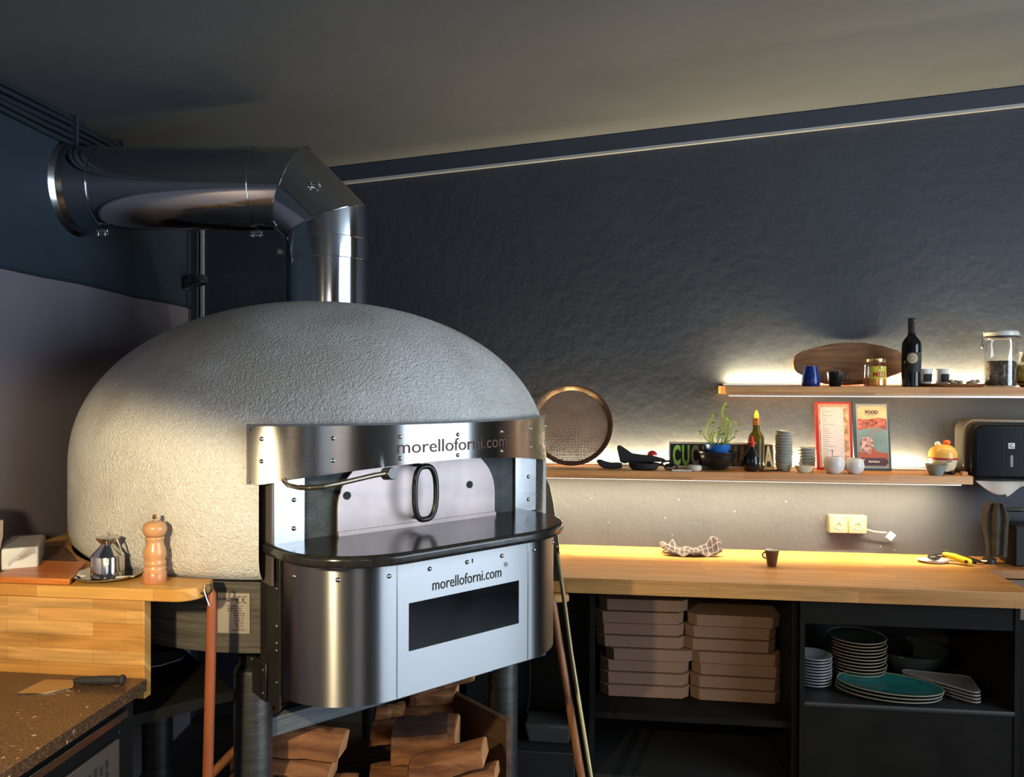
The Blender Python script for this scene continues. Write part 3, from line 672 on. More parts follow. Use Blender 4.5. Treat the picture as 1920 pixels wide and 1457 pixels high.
# refrigerated counter
FC = thing('prep_counter', 'low refrigerated counter with brown speckled stone top and vented steel side', 'counter', (-1.427, 1.5224, 0.0815)); FC.scale = (0.9515,) * 3
m, nt, b = nm('speckled_stone'); b.inputs['Roughness'].default_value = 0.28
tc = N(nt, 'ShaderNodeTexCoord'); v1 = N(nt, 'ShaderNodeTexVoronoi'); v1.inputs['Scale'].default_value = 160; nt.links.new(tc.outputs['Object'], v1.inputs['Vector'])
cr = N(nt, 'ShaderNodeValToRGB'); cr.color_ramp.elements[0].color = (0.16, 0.09, 0.045, 1); cr.color_ramp.elements[1].color = (0.055, 0.03, 0.016, 1)
cr.color_ramp.elements[0].position = 0.1; cr.color_ramp.elements[1].position = 0.5; nt.links.new(v1.outputs['Distance'], cr.inputs[0])
n5 = N(nt, 'ShaderNodeTexNoise'); n5.inputs['Scale'].default_value = 70; n5.inputs['Detail'].default_value = 2; nt.links.new(tc.outputs['Object'], n5.inputs['Vector'])
s5 = N(nt, 'ShaderNodeValToRGB'); s5.color_ramp.elements[0].position = 0.71; s5.color_ramp.elements[1].position = 0.74; nt.links.new(n5.outputs['Fac'], s5.inputs[0])
mx = N(nt, 'ShaderNodeMix', data_type='RGBA'); nt.links.new(s5.outputs[0], mx.inputs[0]); nt.links.new(cr.outputs[0], mx.inputs[6]); mx.inputs[7].default_value = (0.5, 0.36, 0.2, 1)
nt.links.new(mx.outputs[2], b.inputs['Base Color'])
MB().box(-0.42, 0.294, -1.1, 0.366, 0.845, 0.878).build('stone_top', m, FC, bevel=0.002)
MB().box(-0.42, 0.270, -1.1, 0.34, 0.10, 0.845).build('carcass', M_navy, FC)
MB().box(0.270, 0.290, -1.1, 0.290, 0.808, 0.829).build('steel_rail', M_post, FC, bevel=0.002)
vp = MB().box(0.270, 0.284, -1.1, 0.262, 0.12, 0.764).build('side_panel', mat('fridge_panel', (0.20, 0.185, 0.165), 0.4, 0.8), FC, bevel=0.003)
mb = MB()
for r_ in range(6):
    for c_ in range(9):
        y = 0.215 - 0.022 * c_; z = 0.735 - 0.028 * r_ - 0.006 * (c_ % 2)
        if c_ + (5 - r_) < 2: continue
        mb.box(0.2835, 0.2846, y - 0.012, y, z - 0.022, z)
mb.build('vent_slots', M_blackm, vp)
MB().tube([(0.262, 0.30, 0.80), (0.266, 0.285, 0.785), (0.268, 0.28, 0.768)], 0.003, 6).build('wire', mat('blue_wire', (0.02, 0.04, 0.4), 0.4), FC)
MB().box(-0.40, 0.25, -1.05, 0.30, -0.0855, 0.10).build('plinth', M_blackm, FC)
# knife on the stone
KN = thing('chef_knife', 'broad triangular knife with dark round-ended handle lying on the stone counter', 'knife', (-1.32, 1.79, 0.9169))
MB().prism([(-0.079, -0.054), (-0.074, 0.036), (0.012, 0.042), (0.030, -0.004), (-0.016, -0.043)], 0.001, 0.003).build('blade', mat('knife_steel', (0.55, 0.50, 0.42), 0.22, 1.0), KN)
a0 = Vector((0.018, 0.020, 0.010)); a1 = Vector((0.142, 0.034, 0.013))
MB().tube([a0, a0.lerp(a1, 0.15), a0.lerp(a1, 0.5), a0.lerp(a1, 0.8), a0.lerp(a1, 0.88), a0.lerp(a1, 0.95), a1], 0.01, 12, rads=[0.007, 0.0100, 0.0110, 0.0110, 0.0095, 0.0135, 0.010]).build('handle', M_blackm, KN)
# cutting boards
def flat_board(name, label, corners, z, th, m, cat='cutting board'):
    cx_ = sum(c[0] for c in corners) / 4; cy_ = sum(c[1] for c in corners) / 4
    o = MB().prism([(x - cx_, y - cy_) for x, y in corners], 0, th).build(name, m, loc=(cx_, cy_, z), bevel=0.003)
    return tag(o, label, cat)
flat_board('cutting_board', 'orange-brown wooden board lying on the side top next to the napkin pack', [(-1.361, 1.813 + 0.06), (-1.446, 2.060), (-1.618, 2.060), (-1.580, 1.872)], 1.1455, 0.016, M_board)
flat_board('cutting_board', 'dark brown board under the white napkin pack at the left edge', [(-1.484, 2.074), (-1.668, 2.268), (-1.741, 2.246), (-1.638, 1.893)], 1.1455, 0.012, M_dboard)
# napkin pack
NP = thing('napkin_pack', 'white stack of napkins in clear wrapping on the left side top', 'napkins', (-1.6128, 2.0267, 1.1574), R(-57.5)); NP.scale = (0.9515,) * 3
MB().box(-0.125, 0.075, -0.045, 0.045, 0.0, 0.062).build('napkin_stack', M_paper, NP, bevel=0.006, seg=3)
mb = MB().box(-0.128, 0.080, -0.048, 0.048, 0.0005, 0.0645); mb.build('wrapping', M_film, NP)
mb = MB().grid(lambda u, v: (0.080 + 0.03 * u, -0.03 + 0.07 * v, 0.02 + 0.05 * u * v + 0.022 * v + 0.003 * math.sin(9 * v)), 6, 8); mb.build('loose_flap', M_film, NP)
# kraft bag at the frame edge
KB = thing('paper_bag', 'brown kraft paper bag leaning in at the left edge of the side top', 'bag', (-1.6509, 1.8935, 1.1458), R(10)); KB.scale = (0.9515,) * 3
MB().rings([[(-0.055, -0.04, 0), (0.035, -0.04, 0), (0.035, 0.04, 0), (-0.055, 0.04, 0)], [(-0.06, -0.042, 0.11), (0.058, -0.042, 0.11), (0.058, 0.042, 0.11), (-0.06, 0.042, 0.11)], [(-0.06, -0.03, 0.16), (0.066, -0.03, 0.16), (0.066, 0.03, 0.16), (-0.06, 0.03, 0.16)]]).build('bag_body', M_kraft, KB)
MB().rings([[(-0.05, -0.025, 0.15), (0.045, -0.025, 0.15), (0.045, 0.025, 0.15), (-0.05, 0.025, 0.15)], [(-0.05, -0.012, 0.22), (0.030, -0.012, 0.22), (0.030, 0.012, 0.22), (-0.05, 0.012, 0.22)]]).build('folded_top', M_kraft, KB, bevel=0.01)
# oil can on its saucer
SA = MB().lathe([(0.060, 0.0), (0.088, 0.006), (0.0935, 0.012), (0.091, 0.013), (0.084, 0.008), (0.058, 0.003), (0.001, 0.0025)], seg=48).build('saucer', M_inox, loc=(-1.3197, 1.9715, 1.1452)); SA.scale = (0.9515,) * 3
tag(SA, 'round steel saucer under the oil can', 'saucer')
OC_ = thing('oil_can', 'small polished steel oil can with conical shoulder on the saucer', 'oil can', (-1.3188, 1.9677, 1.1481)); OC_.scale = (0.9515,) * 3
MB().lathe([(0.040, 0), (0.0435, 0.003), (0.0435, 0.058), (0.041, 0.062), (0.018, 0.088), (0.017, 0.091), (0.030, 0.106), (0.031, 0.109), (0.029, 0.110), (0.001, 0.111)], seg=40).build('can_body', M_inox, OC_, smooth=40)
MB().tube([(0.0, 0, 0.110), (-0.004, 0, 0.118), (0.0, 0, 0.124), (0.004, 0, 0.118), (0.0, 0, 0.110)], 0.0013, 6).build('spout', M_inox, OC_)
MB().tube([(0.026, 0.0, 0.106), (0.034, 0.0, 0.092), (0.042, 0.0, 0.070), (0.047, 0, 0.062)], 0.0025, 8).build('handle', M_inox, OC_)
for sx, a_ in ((-1, 2.7), (1, 0.4)):
    ct = MB().prism([(-0.024, -0.004), (0.02, -0.007), (0.024, 0.002), (-0.02, 0.007)], 0, 0.002, Matrix.Translation((-1.3197 + sx * 0.066, 1.945, 1.1532)) @ Matrix.Rotation(a_, 4, 'Z')).build('paper_scrap', M_paper)
    tag(ct, 'small white paper scrap on the %s side of the steel saucer' % ('left' if sx < 0 else 'right'), 'paper')
# pepper mill
PM = thing('pepper_mill', 'turned pale wooden pepper mill with brass knob beside the oil can', 'pepper mill', (-1.1665, 1.9373, 1.1452)); PM.scale = (0.9515,) * 3
MB().lathe([(0.030, 0.0), (0.0308, 0.004), (0.0308, 0.026), (0.029, 0.029)], seg=40).build('base', M_millb, PM)
MB().lathe([(0.029, 0.029), (0.0285, 0.033), (0.030, 0.038), (0.0275, 0.043), (0.0265, 0.046), (0.029, 0.050), (0.029, 0.056), (0.0262, 0.061), (0.0285, 0.068), (0.030, 0.078), (0.0285, 0.090), (0.0245, 0.102), (0.0228, 0.110), (0.0225, 0.114), (0.0252, 0.119), (0.0252, 0.123), (0.0230, 0.126)], seg=40).build('body', M_mill, PM, smooth=50)
MB().lathe([(0.023, 0.127), (0.026, 0.129), (0.0305, 0.139), (0.0315, 0.149), (0.028, 0.160), (0.018, 0.1665), (0.004, 0.168)], seg=40).build('head', M_mill, PM, smooth=50)
MB().lathe([(0.0032, 0.167), (0.0032, 0.173), (0.0068, 0.175), (0.0075, 0.178), (0.004, 0.181), (0.0068, 0.183), (0.0055, 0.1855), (0.001, 0.186)], seg=20).build('knob', M_gold, PM)
# rod hanging from the corner of the side top
RO = thing('hanging_rod', 'reddish wooden rod hanging on a wire loop from the side top corner', 'rod', (-1.0067, 1.9201, 0.5094)); RO.scale = (0.9515,) * 3
MB().tube([(0.008, 0, 0.657), (0.008, 0, 0.648), (0.007, 0, 0.60), (-0.006, 0.0, 0.10), (-0.013, 0, -0.2)], 0.012, 16, rads=[0.004, 0.011, 0.0135, 0.0138, 0.0138]).build('shaft', M_rod, RO)
MB().tube([(0.006, -0.014, 0.618), (0.0, -0.018, 0.640), (-0.006, -0.02, 0.662), (-0.004, -0.016, 0.673), (0.004, -0.006, 0.674), (0.009, 0.006, 0.66), (0.008, 0.014, 0.63), (0.007, 0.012, 0.618)], 0.0021, 8).build('wire_loop', M_inox, RO)
hk = MB().tube([(-1.024, 1.909, 1.128), (-1.001, 1.909, 1.128), (-0.997, 1.911, 1.139), (-0.999, 1.915, 1.149)], 0.0025, 8).build('screw_hook', M_dkmetal); tag(hk, 'small dark screw hook in the side top corner holding the rod', 'hook')
# metal peel head on the low board and leaning pole behind
PL = thing('pizza_peel', 'bluish metal peel blade lying on the dark board under the side top', 'pizza peel', (-1.32, 2.29, 0.8055))
MB().prism([(-0.16, 0.02), (-0.015, 0.088), (0.012, 0.05), (0.020, 0.015), (-0.014, -0.046), (-0.11, -0.10)], 0, 0.003).build('blade', mat('blued_steel', (0.35, 0.42, 0.5), 0.5, 0.8), PL)
MB().cyl((-0.10, -0.03, 0.006), (-0.26, -0.11, 0.006), 0.006, 10).build('shaft', M_dkmetal, PL)
PO = MB().cyl((-1.33, 2.30, 0.32), (-0.87, 2.46, 0.800), 0.0145, 16).build('broom_pole', M_pole)
tag(PO, 'round wooden pole leaning diagonally behind the left oven leg', 'pole')

# ================================================================== FIREWOOD
BX = thing('firewood_crate', 'brown wooden crate under the oven filled with split logs', 'crate', (-1.024, 2.79, 0), R(46.8))
MB().box(-0.36, 0.30, -0.72, -0.05, 0.30, 0.325).build('crate_floor', M_dboard, BX)
MB().box(0.28, 0.30, -0.72, -0.05, 0.325, 0.585).build('side_board', wood('crate_wood', '3E2A1C', '5A3E28', 1, 5, 0.7), BX)
MB().box(-0.36, -0.34, -0.50, -0.05, 0.325, 0.50).build('side_board', M_dboard, BX)
for x, y in ((-0.33, -0.69), (0.27, -0.69), (-0.33, -0.08), (0.27, -0.08)): MB().box(x - 0.02, x + 0.02, y - 0.02, y + 0.02, 0, 0.30).build('leg', M_dboard, BX)
rng = random.Random(4)
def log(c, dirv, length, w, h, tilt, label, bark=True):
    """split log: wedge with two sawn faces, bark side rounded, rough ends"""
    t = thing('firewood_log', label, 'firewood', c, 0, 'split logs stacked under the oven')
    d = Vector(dirv).normalized(); q = d.to_track_quat('X', 'Z').to_matrix().to_4x4() @ Matrix.Rotation(tilt, 4, 'X')
    base = [(-w / 2, -h / 2), (w / 2, -h / 2 * 0.9), (w / 2 * 0.9, h / 2 * 0.55), (w / 2 * 0.45, h / 2 * 0.92), (0, h / 2), (-w / 2 * 0.5, h / 2 * 0.88), (-w / 2 * 0.95, h / 2 * 0.5)]
    rs = []
    for i in range(9):
        x = -length / 2 + length * i / 8; s = 1 + 0.012 * math.sin(i * 1.3 + w * 90); sk = 0.010 * (rng.random() - 0.5)
        rs.append([(x + (0.012 * (y + zz) / w if i in (0, 8) else 0), y * s + sk + 0.003 * (rng.random() - 0.5), zz * s + 0.003 * (rng.random() - 0.5)) for y, zz in base])
    MB().rings(rs, q).build('split_wood', M_log, t, bevel=0.002, smooth=25)
    for e_ in (0, 8):
        ex = -0.0012 if e_ == 0 else 0.0012
        MB().add([(p[0] + ex, p[1] * 0.97, p[2] * 0.97) for p in rs[e_]], [tuple(range(7))], q).build('sawn_end', M_logend, t, smooth=0)
    if bark:
        rb = [[(p[0], p[1] * 1.03, p[2] * 1.05 + 0.0015) for p in r[3:]] + [(p[0], p[1] * 0.9, p[2] * 0.9) for p in r[3:][::-1]] for r in rs[:8]]
        MB().rings(rb, q).build('bark', M_bark, t, smooth=30)
    return t
cosr, sinr = math.cos(R(46.8)), math.sin(R(46.8))
def ol(x, y, z): return (-1.024 + x * cosr - y * sinr, 2.79 + x * sinr + y * cosr, z)
camx = (0.9932, 0.1168, 0)
log((-0.93, 2.315, 0.575), (0.985, 0.12, -0.075), 0.285, 0.09, 0.080, 0.0, 'split log lying across behind the left leg, top of the left pile', False)
log((-0.955, 2.300, 0.489), (0.985, 0.12, -0.06), 0.27, 0.12, 0.080, 0.1, 'split log directly under the uppermost log of the left pile', False)
log((-0.90, 2.330, 0.412), (0.97, 0.2, 0.0), 0.28, 0.12, 0.068, 0.1, 'log at the base of the left pile near the left leg', False)
log((-0.560, 2.735, 0.632), (0.95, 0.12, 0.27), 0.225, 0.10, 0.062, 0.0, 'uppermost log of the middle pile, close under the steel cover', False)
log((-0.590, 2.72, 0.572), (0.985, 0.12, 0.06), 0.155, 0.09, 0.045, 0.0, 'short log squeezed under the uppermost middle log', False)
log((-0.600, 2.73, 0.510), (0.985, 0.12, 0.0), 0.24, 0.10, 0.070, 0.0, 'log at the back of the middle pile in shadow', False)
log((-0.569, 2.500, 0.520), (0.985, 0.12, 0.075), 0.200, 0.13, 0.118, 0.0, 'thick split log with layered face in the middle of the pile')
log((-0.468, 2.362, 0.520), (0.95, 0.08, 0.25), 0.225, 0.10, 0.064, 0.0, 'foreground log sloping up to the right in front of the pile', False)
log((-0.440, 2.366, 0.456), (0.96, 0.08, 0.20), 0.24, 0.10, 0.048, 0.0, 'thin log under the sloping foreground log', False)
log((-0.712, 2.575, 0.567), (0.80, 0.55, 0.0), 0.10, 0.050, 0.034, 0.0, 'small log end poking out between the two piles', False)
log((-0.700, 2.600, 0.500), (0.90, 0.35, 0.0), 0.16, 0.08, 0.080, 0.0, 'short dim log below the small log end', False)
log((-0.560, 2.460, 0.395), (0.95, 0.3, 0.0), 0.36, 0.20, 0.110, 0.0, 'log lying on the crate floor below the others', False)
log((-1.10, 2.42, 0.46), (0.5, 0.5, 0.7), 0.26, 0.07, 0.06, 0.0, 'slim log standing at an angle left of the left oven leg')

# ================================================================== BACK COUNTER
CT = MB().prism([(-1.2, -0.63), (0.965, -0.63), (0.965, -0.31), (0.965, 0.0), (-1.2, 0.0)], 0, 0.060).build('worktop', M_counter, loc=(0.61, 3.729, 0.842), bevel=0.002)
tag(CT, 'long golden butcher-block worktop along the back wall', 'worktop')
CT2 = MB().box(-0.32, 0.32, -0.26, 0.0, 0, 0.035).build('worktop', M_cedge, loc=(1.896, 3.729, 0.866), bevel=0.002)
tag(CT2, 'short darker set-back worktop at the right end by the tap', 'worktop')
# cabinets
CB = thing('open_cabinet', 'black open cabinet bay holding the pizza boxes', 'cabinet', (0.35, 3.42, 0))
MB().box(-0.405, -0.385, -0.27, 0.30, 0, 0.842).build('side_panel', M_navy, CB); MB().box(0.375, 0.395, -0.27, 0.30, 0, 0.842).build('side_panel', M_navy, CB)
MB().box(-0.385, 0.375, 0.28, 0.30, 0, 0.842).build('back_panel', M_cabin, CB); MB().box(-0.385, 0.375, -0.25, 0.28, 0.325, 0.350).build('shelf', M_navy, CB)
MB().box(-0.385, 0.375, -0.25, 0.28, 0.08, 0.10).build('bottom_panel', M_cabin, CB)
CB2 = thing('plate_cabinet', 'black cabinet with an open niche of plates above a closed front', 'cabinet', (1.135, 3.42, 0))
MB().box(-0.385, -0.367, -0.29, 0.30, 0, 0.842).build('side_panel', M_navy, CB2); MB().box(0.388, 0.406, -0.29, 0.30, 0, 0.842).build('side_panel', M_navy, CB2)
MB().box(-0.367, 0.388, -0.285, -0.265, 0.748, 0.842).build('top_rail', M_navy, CB2)
MB().box(-0.367, 0.388, 0.28, 0.30, 0, 0.842).build('back_panel', M_cabin, CB2)
MB().box(-0.367, 0.388, -0.290, 0.28, 0.430, 0.446).build('shelf', mat('metal_shelf', (0.03, 0.03, 0.03), 0.35, 0.3), CB2)
MB().box(-0.367, 0.388, -0.291, -0.289, 0.438, 0.447).build('shelf_edge', mat('shelf_edge_metal', (0.16, 0.15, 0.14), 0.35, 0.8), CB2)
MB().box(-0.367, 0.388, -0.285, -0.265, 0.08, 0.428).build('front_panel', M_navy, CB2)
CB3 = thing('end_cabinet', 'black cabinet carcass under the set-back worktop at the right edge', 'cabinet', (1.88, 3.55, 0))
MB().box(-0.335, 0.30, -0.08, 0.17, 0, 0.84).build('carcass', M_navy, CB3); MB().box(-0.335, 0.30, -0.09, -0.08, 0.70, 0.863).build('front_rail', mat('rail_wood', (0.16, 0.10, 0.06), 0.5), CB3)
CB4 = thing('side_cabinet', 'black cabinet at the left end of the back counter beside the oven', 'cabinet', (-0.32, 3.45, 0))
MB().box(-0.28, 0.262, -0.02, 0.27, 0, 0.842).build('carcass', M_cabin, CB4); MB().box(0.245, 0.264, -0.28, -0.02, 0, 0.842).build('side_panel', M_navy, CB4)
# pizza boxes
def pizza_box():
    t = thing('pizza_box', '', 'pizza box', (0, 0, 0), 0, 'flat cardboard pizza boxes in the open cabinet')
    w, d, h, c = 0.372, 0.355, 0.048, 0.033
    def oc(w, d, c): return [(-w / 2 + c, -d / 2), (w / 2 - c, -d / 2), (w / 2, -d / 2 + c), (w / 2, d / 2 - c), (w / 2 - c, d / 2), (-w / 2 + c, d / 2), (-w / 2, d / 2 - c), (-w / 2, -d / 2 + c)]
    MB().rings([[(x, y, 0.001) for x, y in oc(w * 0.985, d * 0.985, c)], [(x, y, h - 0.004) for x, y in oc(w, d, c)]]).build('tray', M_card, t)
    MB().prism(oc(w + 0.003, d + 0.003, c), h - 0.0035, h).build('lid', M_card, t)
    return t
pb = None
LX = [1142, 1142, 1142, 1152, 1135, 1133, 1131, 1139]; RX = [1311, 1311, 1314, 1311, 1299, 1301, 1306]
G = 'flat cardboard pizza boxes in the open cabinet'
for side_, xs_, xc, base in (('left', LX, 0.171, 1142), ('right', RX, 0.551, 1311)):
    for i, px in enumerate(xs_):
        n_ = len(xs_); lab = 'brown cardboard pizza box, %s of the %s stack' % (ordn(i, n_), side_)
        x = xc + (px - base) * 0.00225; z = 0.351 + 0.0515 * i; y = 3.514 + 0.006 * ((i * 7) % 3) - 0.003; rz = R(((i * 5 + (3 if side_ == 'left' else 1)) % 5 - 2) * 0.8)
        if pb is None: pb = pizza_box(); pb.location = (x, y, z); pb.rotation_euler.z = rz; pb['label'] = lab
        else: dup(pb, (x, y, z), rz, lab, G)
# plates in the niche
M_plw = mat('pale_plate', (0.28, 0.28, 0.29), 0.35); M_pld = mat('dark_green_plate', (0.015, 0.030, 0.026), 0.3); M_plt = mat('teal_glaze', (0.012, 0.105, 0.10), 0.2, var=0.25, vscale=12)
M_edge = mat('plate_rim_clay', (0.24, 0.18, 0.12), 0.5); M_tri = mat('mauve_grey_plate', (0.15, 0.13, 0.13), 0.35)
def plate(name, r, h, m, me, label, cat, group, sx=1, sy=1):
    t = thing(name, label, cat, (0, 0, 0), 0, group)
    MB().lathe([(r * 0.55, 0), (r * 0.92, h * 0.6), (r, h), (r * 0.965, h * 1.03), (r * 0.85, h * 0.62), (r * 0.001, h * 0.35)], seg=40, sx=sx, sy=sy).build('plate_body', m, t, smooth=50)
    MB().tube([(r * sx * math.cos(2 * PI * i / 40), r * sy * math.sin(2 * PI * i / 40), h) for i in range(40)], 0.0022, 6, closed=True).build('rim', me, t)
    return t
pl = plate('dinner_plate', 0.073, 0.013, M_plw, M_plw, 'pale round plate, lowest of the white stack in the niche', 'plate', 'pale plates stacked in the niche'); pl.location = (0.847, 3.33, 0.4465)
for i in range(1, 10): dup(pl, (0.847 + 0.001 * math.sin(i * 3), 3.33, 0.4465 + 0.0118 * i), 0, 'pale round plate, %s of the white stack in the niche' % ordn(i, 10))
pl = plate('dinner_plate', 0.112, 0.016, M_pld, M_edge, 'dark green round plate, lowest of the tall green stack', 'plate', 'dark green plates stacked in the niche'); pl.location = (1.047, 3.42, 0.4465)
for i in range(1, 13): dup(pl, (1.047 + 0.003 * math.sin(i * 2.1), 3.42, 0.4465 + 0.0132 * i), 0, 'dark green round plate, %s of the tall green stack' % ordn(i, 13))
pl = plate('oval_platter', 0.19, 0.018, M_plt, M_edge, 'teal oval platter, lowest of three', 'platter', 'teal oval platters', 1, 0.62)
pl.location = (1.110, 3.245, 0.4465); pl.rotation_euler.z = R(-12)
for i in (1, 2): dup(pl, (1.112 + 0.003 * i, 3.247, 0.4465 + 0.013 * i), R(-12 - i), 'teal oval platter, %s of three' % ('middle' if i == 1 else 'topmost'))
TP = thing('triangular_plate', 'mauve-grey triangular plate, lowest of its stack', 'plate', (1.345, 3.30, 0.4465), R(-14), 'triangular plates in the niche')
tri = []
for k, (cx_, cy_) in enumerate(((-0.13, 0.05), (0.10, 0.065), (0.10, -0.10))):
    a0_ = [90, -50, -140][k]; 
for (cx_, cy_, s_, e_) in ((-0.115, 0.045, 90, 235), (0.085, -0.085, 235, 360), (0.085, 0.045, 0, 90)):
    for i in range(7): a_ = R(s_ + (e_ - s_) * i / 6); tri.append((cx_ + 0.025 * math.cos(a_), cy_ + 0.025 * math.sin(a_)))
MB().rings([[(x * 0.8, y * 0.8, 0) for x, y in tri], [(x, y, 0.013) for x, y in tri], [(x * 0.96, y * 0.96, 0.0135) for x, y in tri], [(x * 0.85, y * 0.85, 0.007) for x, y in tri]]).build('plate_body', M_tri, TP, smooth=50)
MB().tube([(x, y, 0.013) for x, y in tri], 0.0018, 6, closed=True).build('rim', M_plw, TP)
for i, w_ in ((1, 'second from the bottom'), (2, 'third from the bottom'), (3, 'topmost')): dup(TP, (1.345 - 0.002 * i, 3.30, 0.4465 + 0.0125 * i), R(-14 + i), 'mauve-grey triangular plate, %s of its stack' % w_)
SB = MB().lathe([(0.06, 0), (0.12, 0.03), (0.155, 0.09), (0.158, 0.105), (0.150, 0.105), (0.115, 0.035), (0.001, 0.01)], seg=40).build('serving_bowl', mat('dark_glass_bowl', (0.02, 0.026, 0.024), 0.12), loc=(1.29, 3.52, 0.4465)); tag(SB, 'large dark glossy bowl at the back of the plate niche', 'bowl')

# wall shelves
SH = MB().prism([(0.70, -0.22), (-0.84, -0.22), (-0.84, 0), (0.70, 0)], 0, 0.036).build('wall_shelf', M_shelf, loc=(1.361, 3.729, 1.620), bevel=0.0012)
SH.scale = (1, 1, 1)
tag(SH, 'upper oak wall shelf with strip light, holding the wine bottle and jars', 'shelf')
xe = 0.941; rc = [(xe, 0), (-1.05, 0), (-1.05, -0.22), (xe - 0.012, -0.22), (xe - 0.003, -0.216), (xe, -0.208)]
SH2 = MB().prism(rc, 0, 0.034).build('wall_shelf', M_shelf, loc=(0.60, 3.729, 1.247), bevel=0.0012)
tag(SH2, 'lower long oak wall shelf with strip light, holding plant, bowls and menus', 'shelf')
M_led = mat('led_diffuser', (0.9, 0.85, 0.7), 0.4, emit=((1.0, 0.86, 0.62), 1.3)); M_alu = mat('aluminium_profile', (0.5, 0.5, 0.5), 0.35, 1.0)
def led(name, label, x0, x1, y, z, down=False):
    t = thing(name, label, 'strip light', ((x0 + x1) / 2, y, z)); h = (x1 - x0) / 2; s = -1 if down else 1
    MB().box(-h, h, -0.008, 0.008, min(0, s * 0.006), max(0, s * 0.006)).build('profile', M_alu, t); MB().box(-h, h, -0.006, 0.006, min(s * 0.006, s * 0.0085), max(s * 0.006, s * 0.0085)).build('diffuser', M_led, t)
led('strip_light', 'thin light strip on top of the upper shelf along the wall', 0.54, 2.04, 3.718, 1.656); led('strip_light', 'thin light strip on top of the lower shelf along the wall', -0.40, 1.50, 3.718, 1.281)
led('strip_light', 'thin light strip under the front edge of the lower shelf', -0.42, 1.50, 3.540, 1.247, True); led('strip_light', 'thin light strip under the front edge of the upper shelf', 0.54, 2.04, 3.540, 1.620, True)

# ================================================================== UPPER SHELF THINGS
ZU = 1.6562
bo = [(-.252, .072), (-.254, .099), (-.243, .133), (-.213, .155), (-.157, .171), (-.09, .189), (-.022, .198), (.067, .195), (.146, .18), (.202, .16), (.238, .126), (.247, .088), (.225, .061), (.191, .047), (.135, .027), (.09, .011), (.034, .002), (-.034, 0.0), (-.112, .004), (-.169, .018), (-.213, .038), (-.240, .054)]
mz = 0.0
OB = MB().prism([(x, z - mz) for x, z in bo], 0, 0.018, Matrix.Translation((0, 0, 0)) @ Matrix.Rotation(R(90 - 16.5), 4, 'X')).build('serving_board', M_olive, loc=(1.096, 3.672, ZU + 0.004), bevel=0.005, seg=3, smooth=60)
tag(OB, 'long rounded live-edge wooden board leaning on the wall, upper shelf', 'serving board')
T = MB().lathe([(0.036, 0), (0.038, 0.004), (0.0385, 0.022), (0.036, 0.045), (0.027, 0.080), (0.0262, 0.088), (0.0245, 0.088), (0.025, 0.078), (0.001, 0.07)], seg=32).build('blue_cup', M_blue, loc=(0.896, 3.585, ZU)); T.name = 'tumbler'; tag(T, 'cobalt blue tapered tumbler at the left of the upper shelf', 'tumbler')
K = thing('coffee_cup', 'black cup heaped with wrapped sweets on the upper shelf', 'cup', (0.998, 3.585, ZU))
def cup(t, r0, r1, h, mo, mi, hs=1, hr=0.017, ha=0.0, wall=0.003, hz_=0.5):
    MB().lathe([(r0 * 0.9, 0), (r0, 0.002), (r1, h), (r1 - wall, h), (r0 - wall, 0.008), (0.001, 0.006)], seg=32).build('cup_body', mo, t, smooth=40)
    MB().lathe([(r0 - wall + 0.0004, 0.009), (r1 - wall + 0.0005, h - 0.0004), (r1 - wall - 0.0003, h - 0.0004), (r0 - wall - 0.0005, 0.0095), (0.001, 0.0085)], seg=32, cap=(False, True)).build('inside', mi, t, smooth=40)
    ms = (r0 + r1) / 2
    MB().tube([(hs * (ms - 0.002 + hr * 1.15 * math.sin(a_)), 0, h * hz_ + hr * math.cos(a_)) for a_ in [R(8) + R(164) * i / 12 for i in range(13)]], 0.0032, 8).build('handle', mo, t)
cup(K, 0.024, 0.036, 0.062, M_black, M_ceram, 1, 0.017, hz_=0.62)
mb = MB(); rr = random.Random(2)
for i in range(16): mb.ball((rr.uniform(-0.024, 0.024), rr.uniform(-0.024, 0.024), 0.058 + rr.uniform(0, 0.014)), 0.008, 0.006, 0.005, 8)
sw = mb.build('sweets', mat('wrapped_sweets', (0.25, 0.12, 0.12), 0.3, var=0.8, vscale=60), K); sw['kind'] = 'stuff'
# honey jar
J = thing('honey_jar', 'glass honey jar with gold lid and red MED lettering, half full', 'jar', (1.164, 3.585, ZU))
MB().lathe([(0.040, 0), (0.047, 0.006), (0.047, 0.088), (0.040, 0.102), (0.036, 0.106), (0.034, 0.106)], seg=40, cap=(True, False)).build('glass_body', M_glass, J)
MB().lathe([(0.038, 0.003), (0.0445, 0.008), (0.0445, 0.036), (0.001, 0.0365)], seg=40).build('honey', mat('honey', (0.95, 0.33, 0.015), 0.15), J)
MB().lathe([(0.040, 0.106), (0.041, 0.108), (0.041, 0.120), (0.038, 0.122), (0.001, 0.122)], seg=40).build('lid', M_gold, J)
def wrap(vs, r, a0=0.0): return [((r - y) * math.sin(a0 + x / r), -(r - y) * math.cos(a0 + x / r), z) for x, y, z in vs]
mb = MB().grid(lambda u, v: wrap([((u - 0.5) * 0.080, 0, 0.032 + 0.056 * v)], 0.0474)[0], 16, 2); mb.build('label_film', mat('yellow_label', (0.80, 0.66, 0.05), 0.3, alpha=0.85), J)
vs, fs = text_mesh('MED', 0.031, 0.0002, 0.0006, 0.9); mb = MB().add(wrap([(x + 0.004, y, z + 0.042) for x, y, z in vs], 0.0476), fs)
for k in range(4): mb.add(wrap([(sx_ * (0.012 - 0.0028 * k) + 0.004, 0, 0.066 + 0.0048 * k + dz) for sx_, dz in ((-1, 0), (1, 0), (0.85, 0.0036), (-0.85, 0.0036))], 0.0477), [(0, 1, 2, 3)])
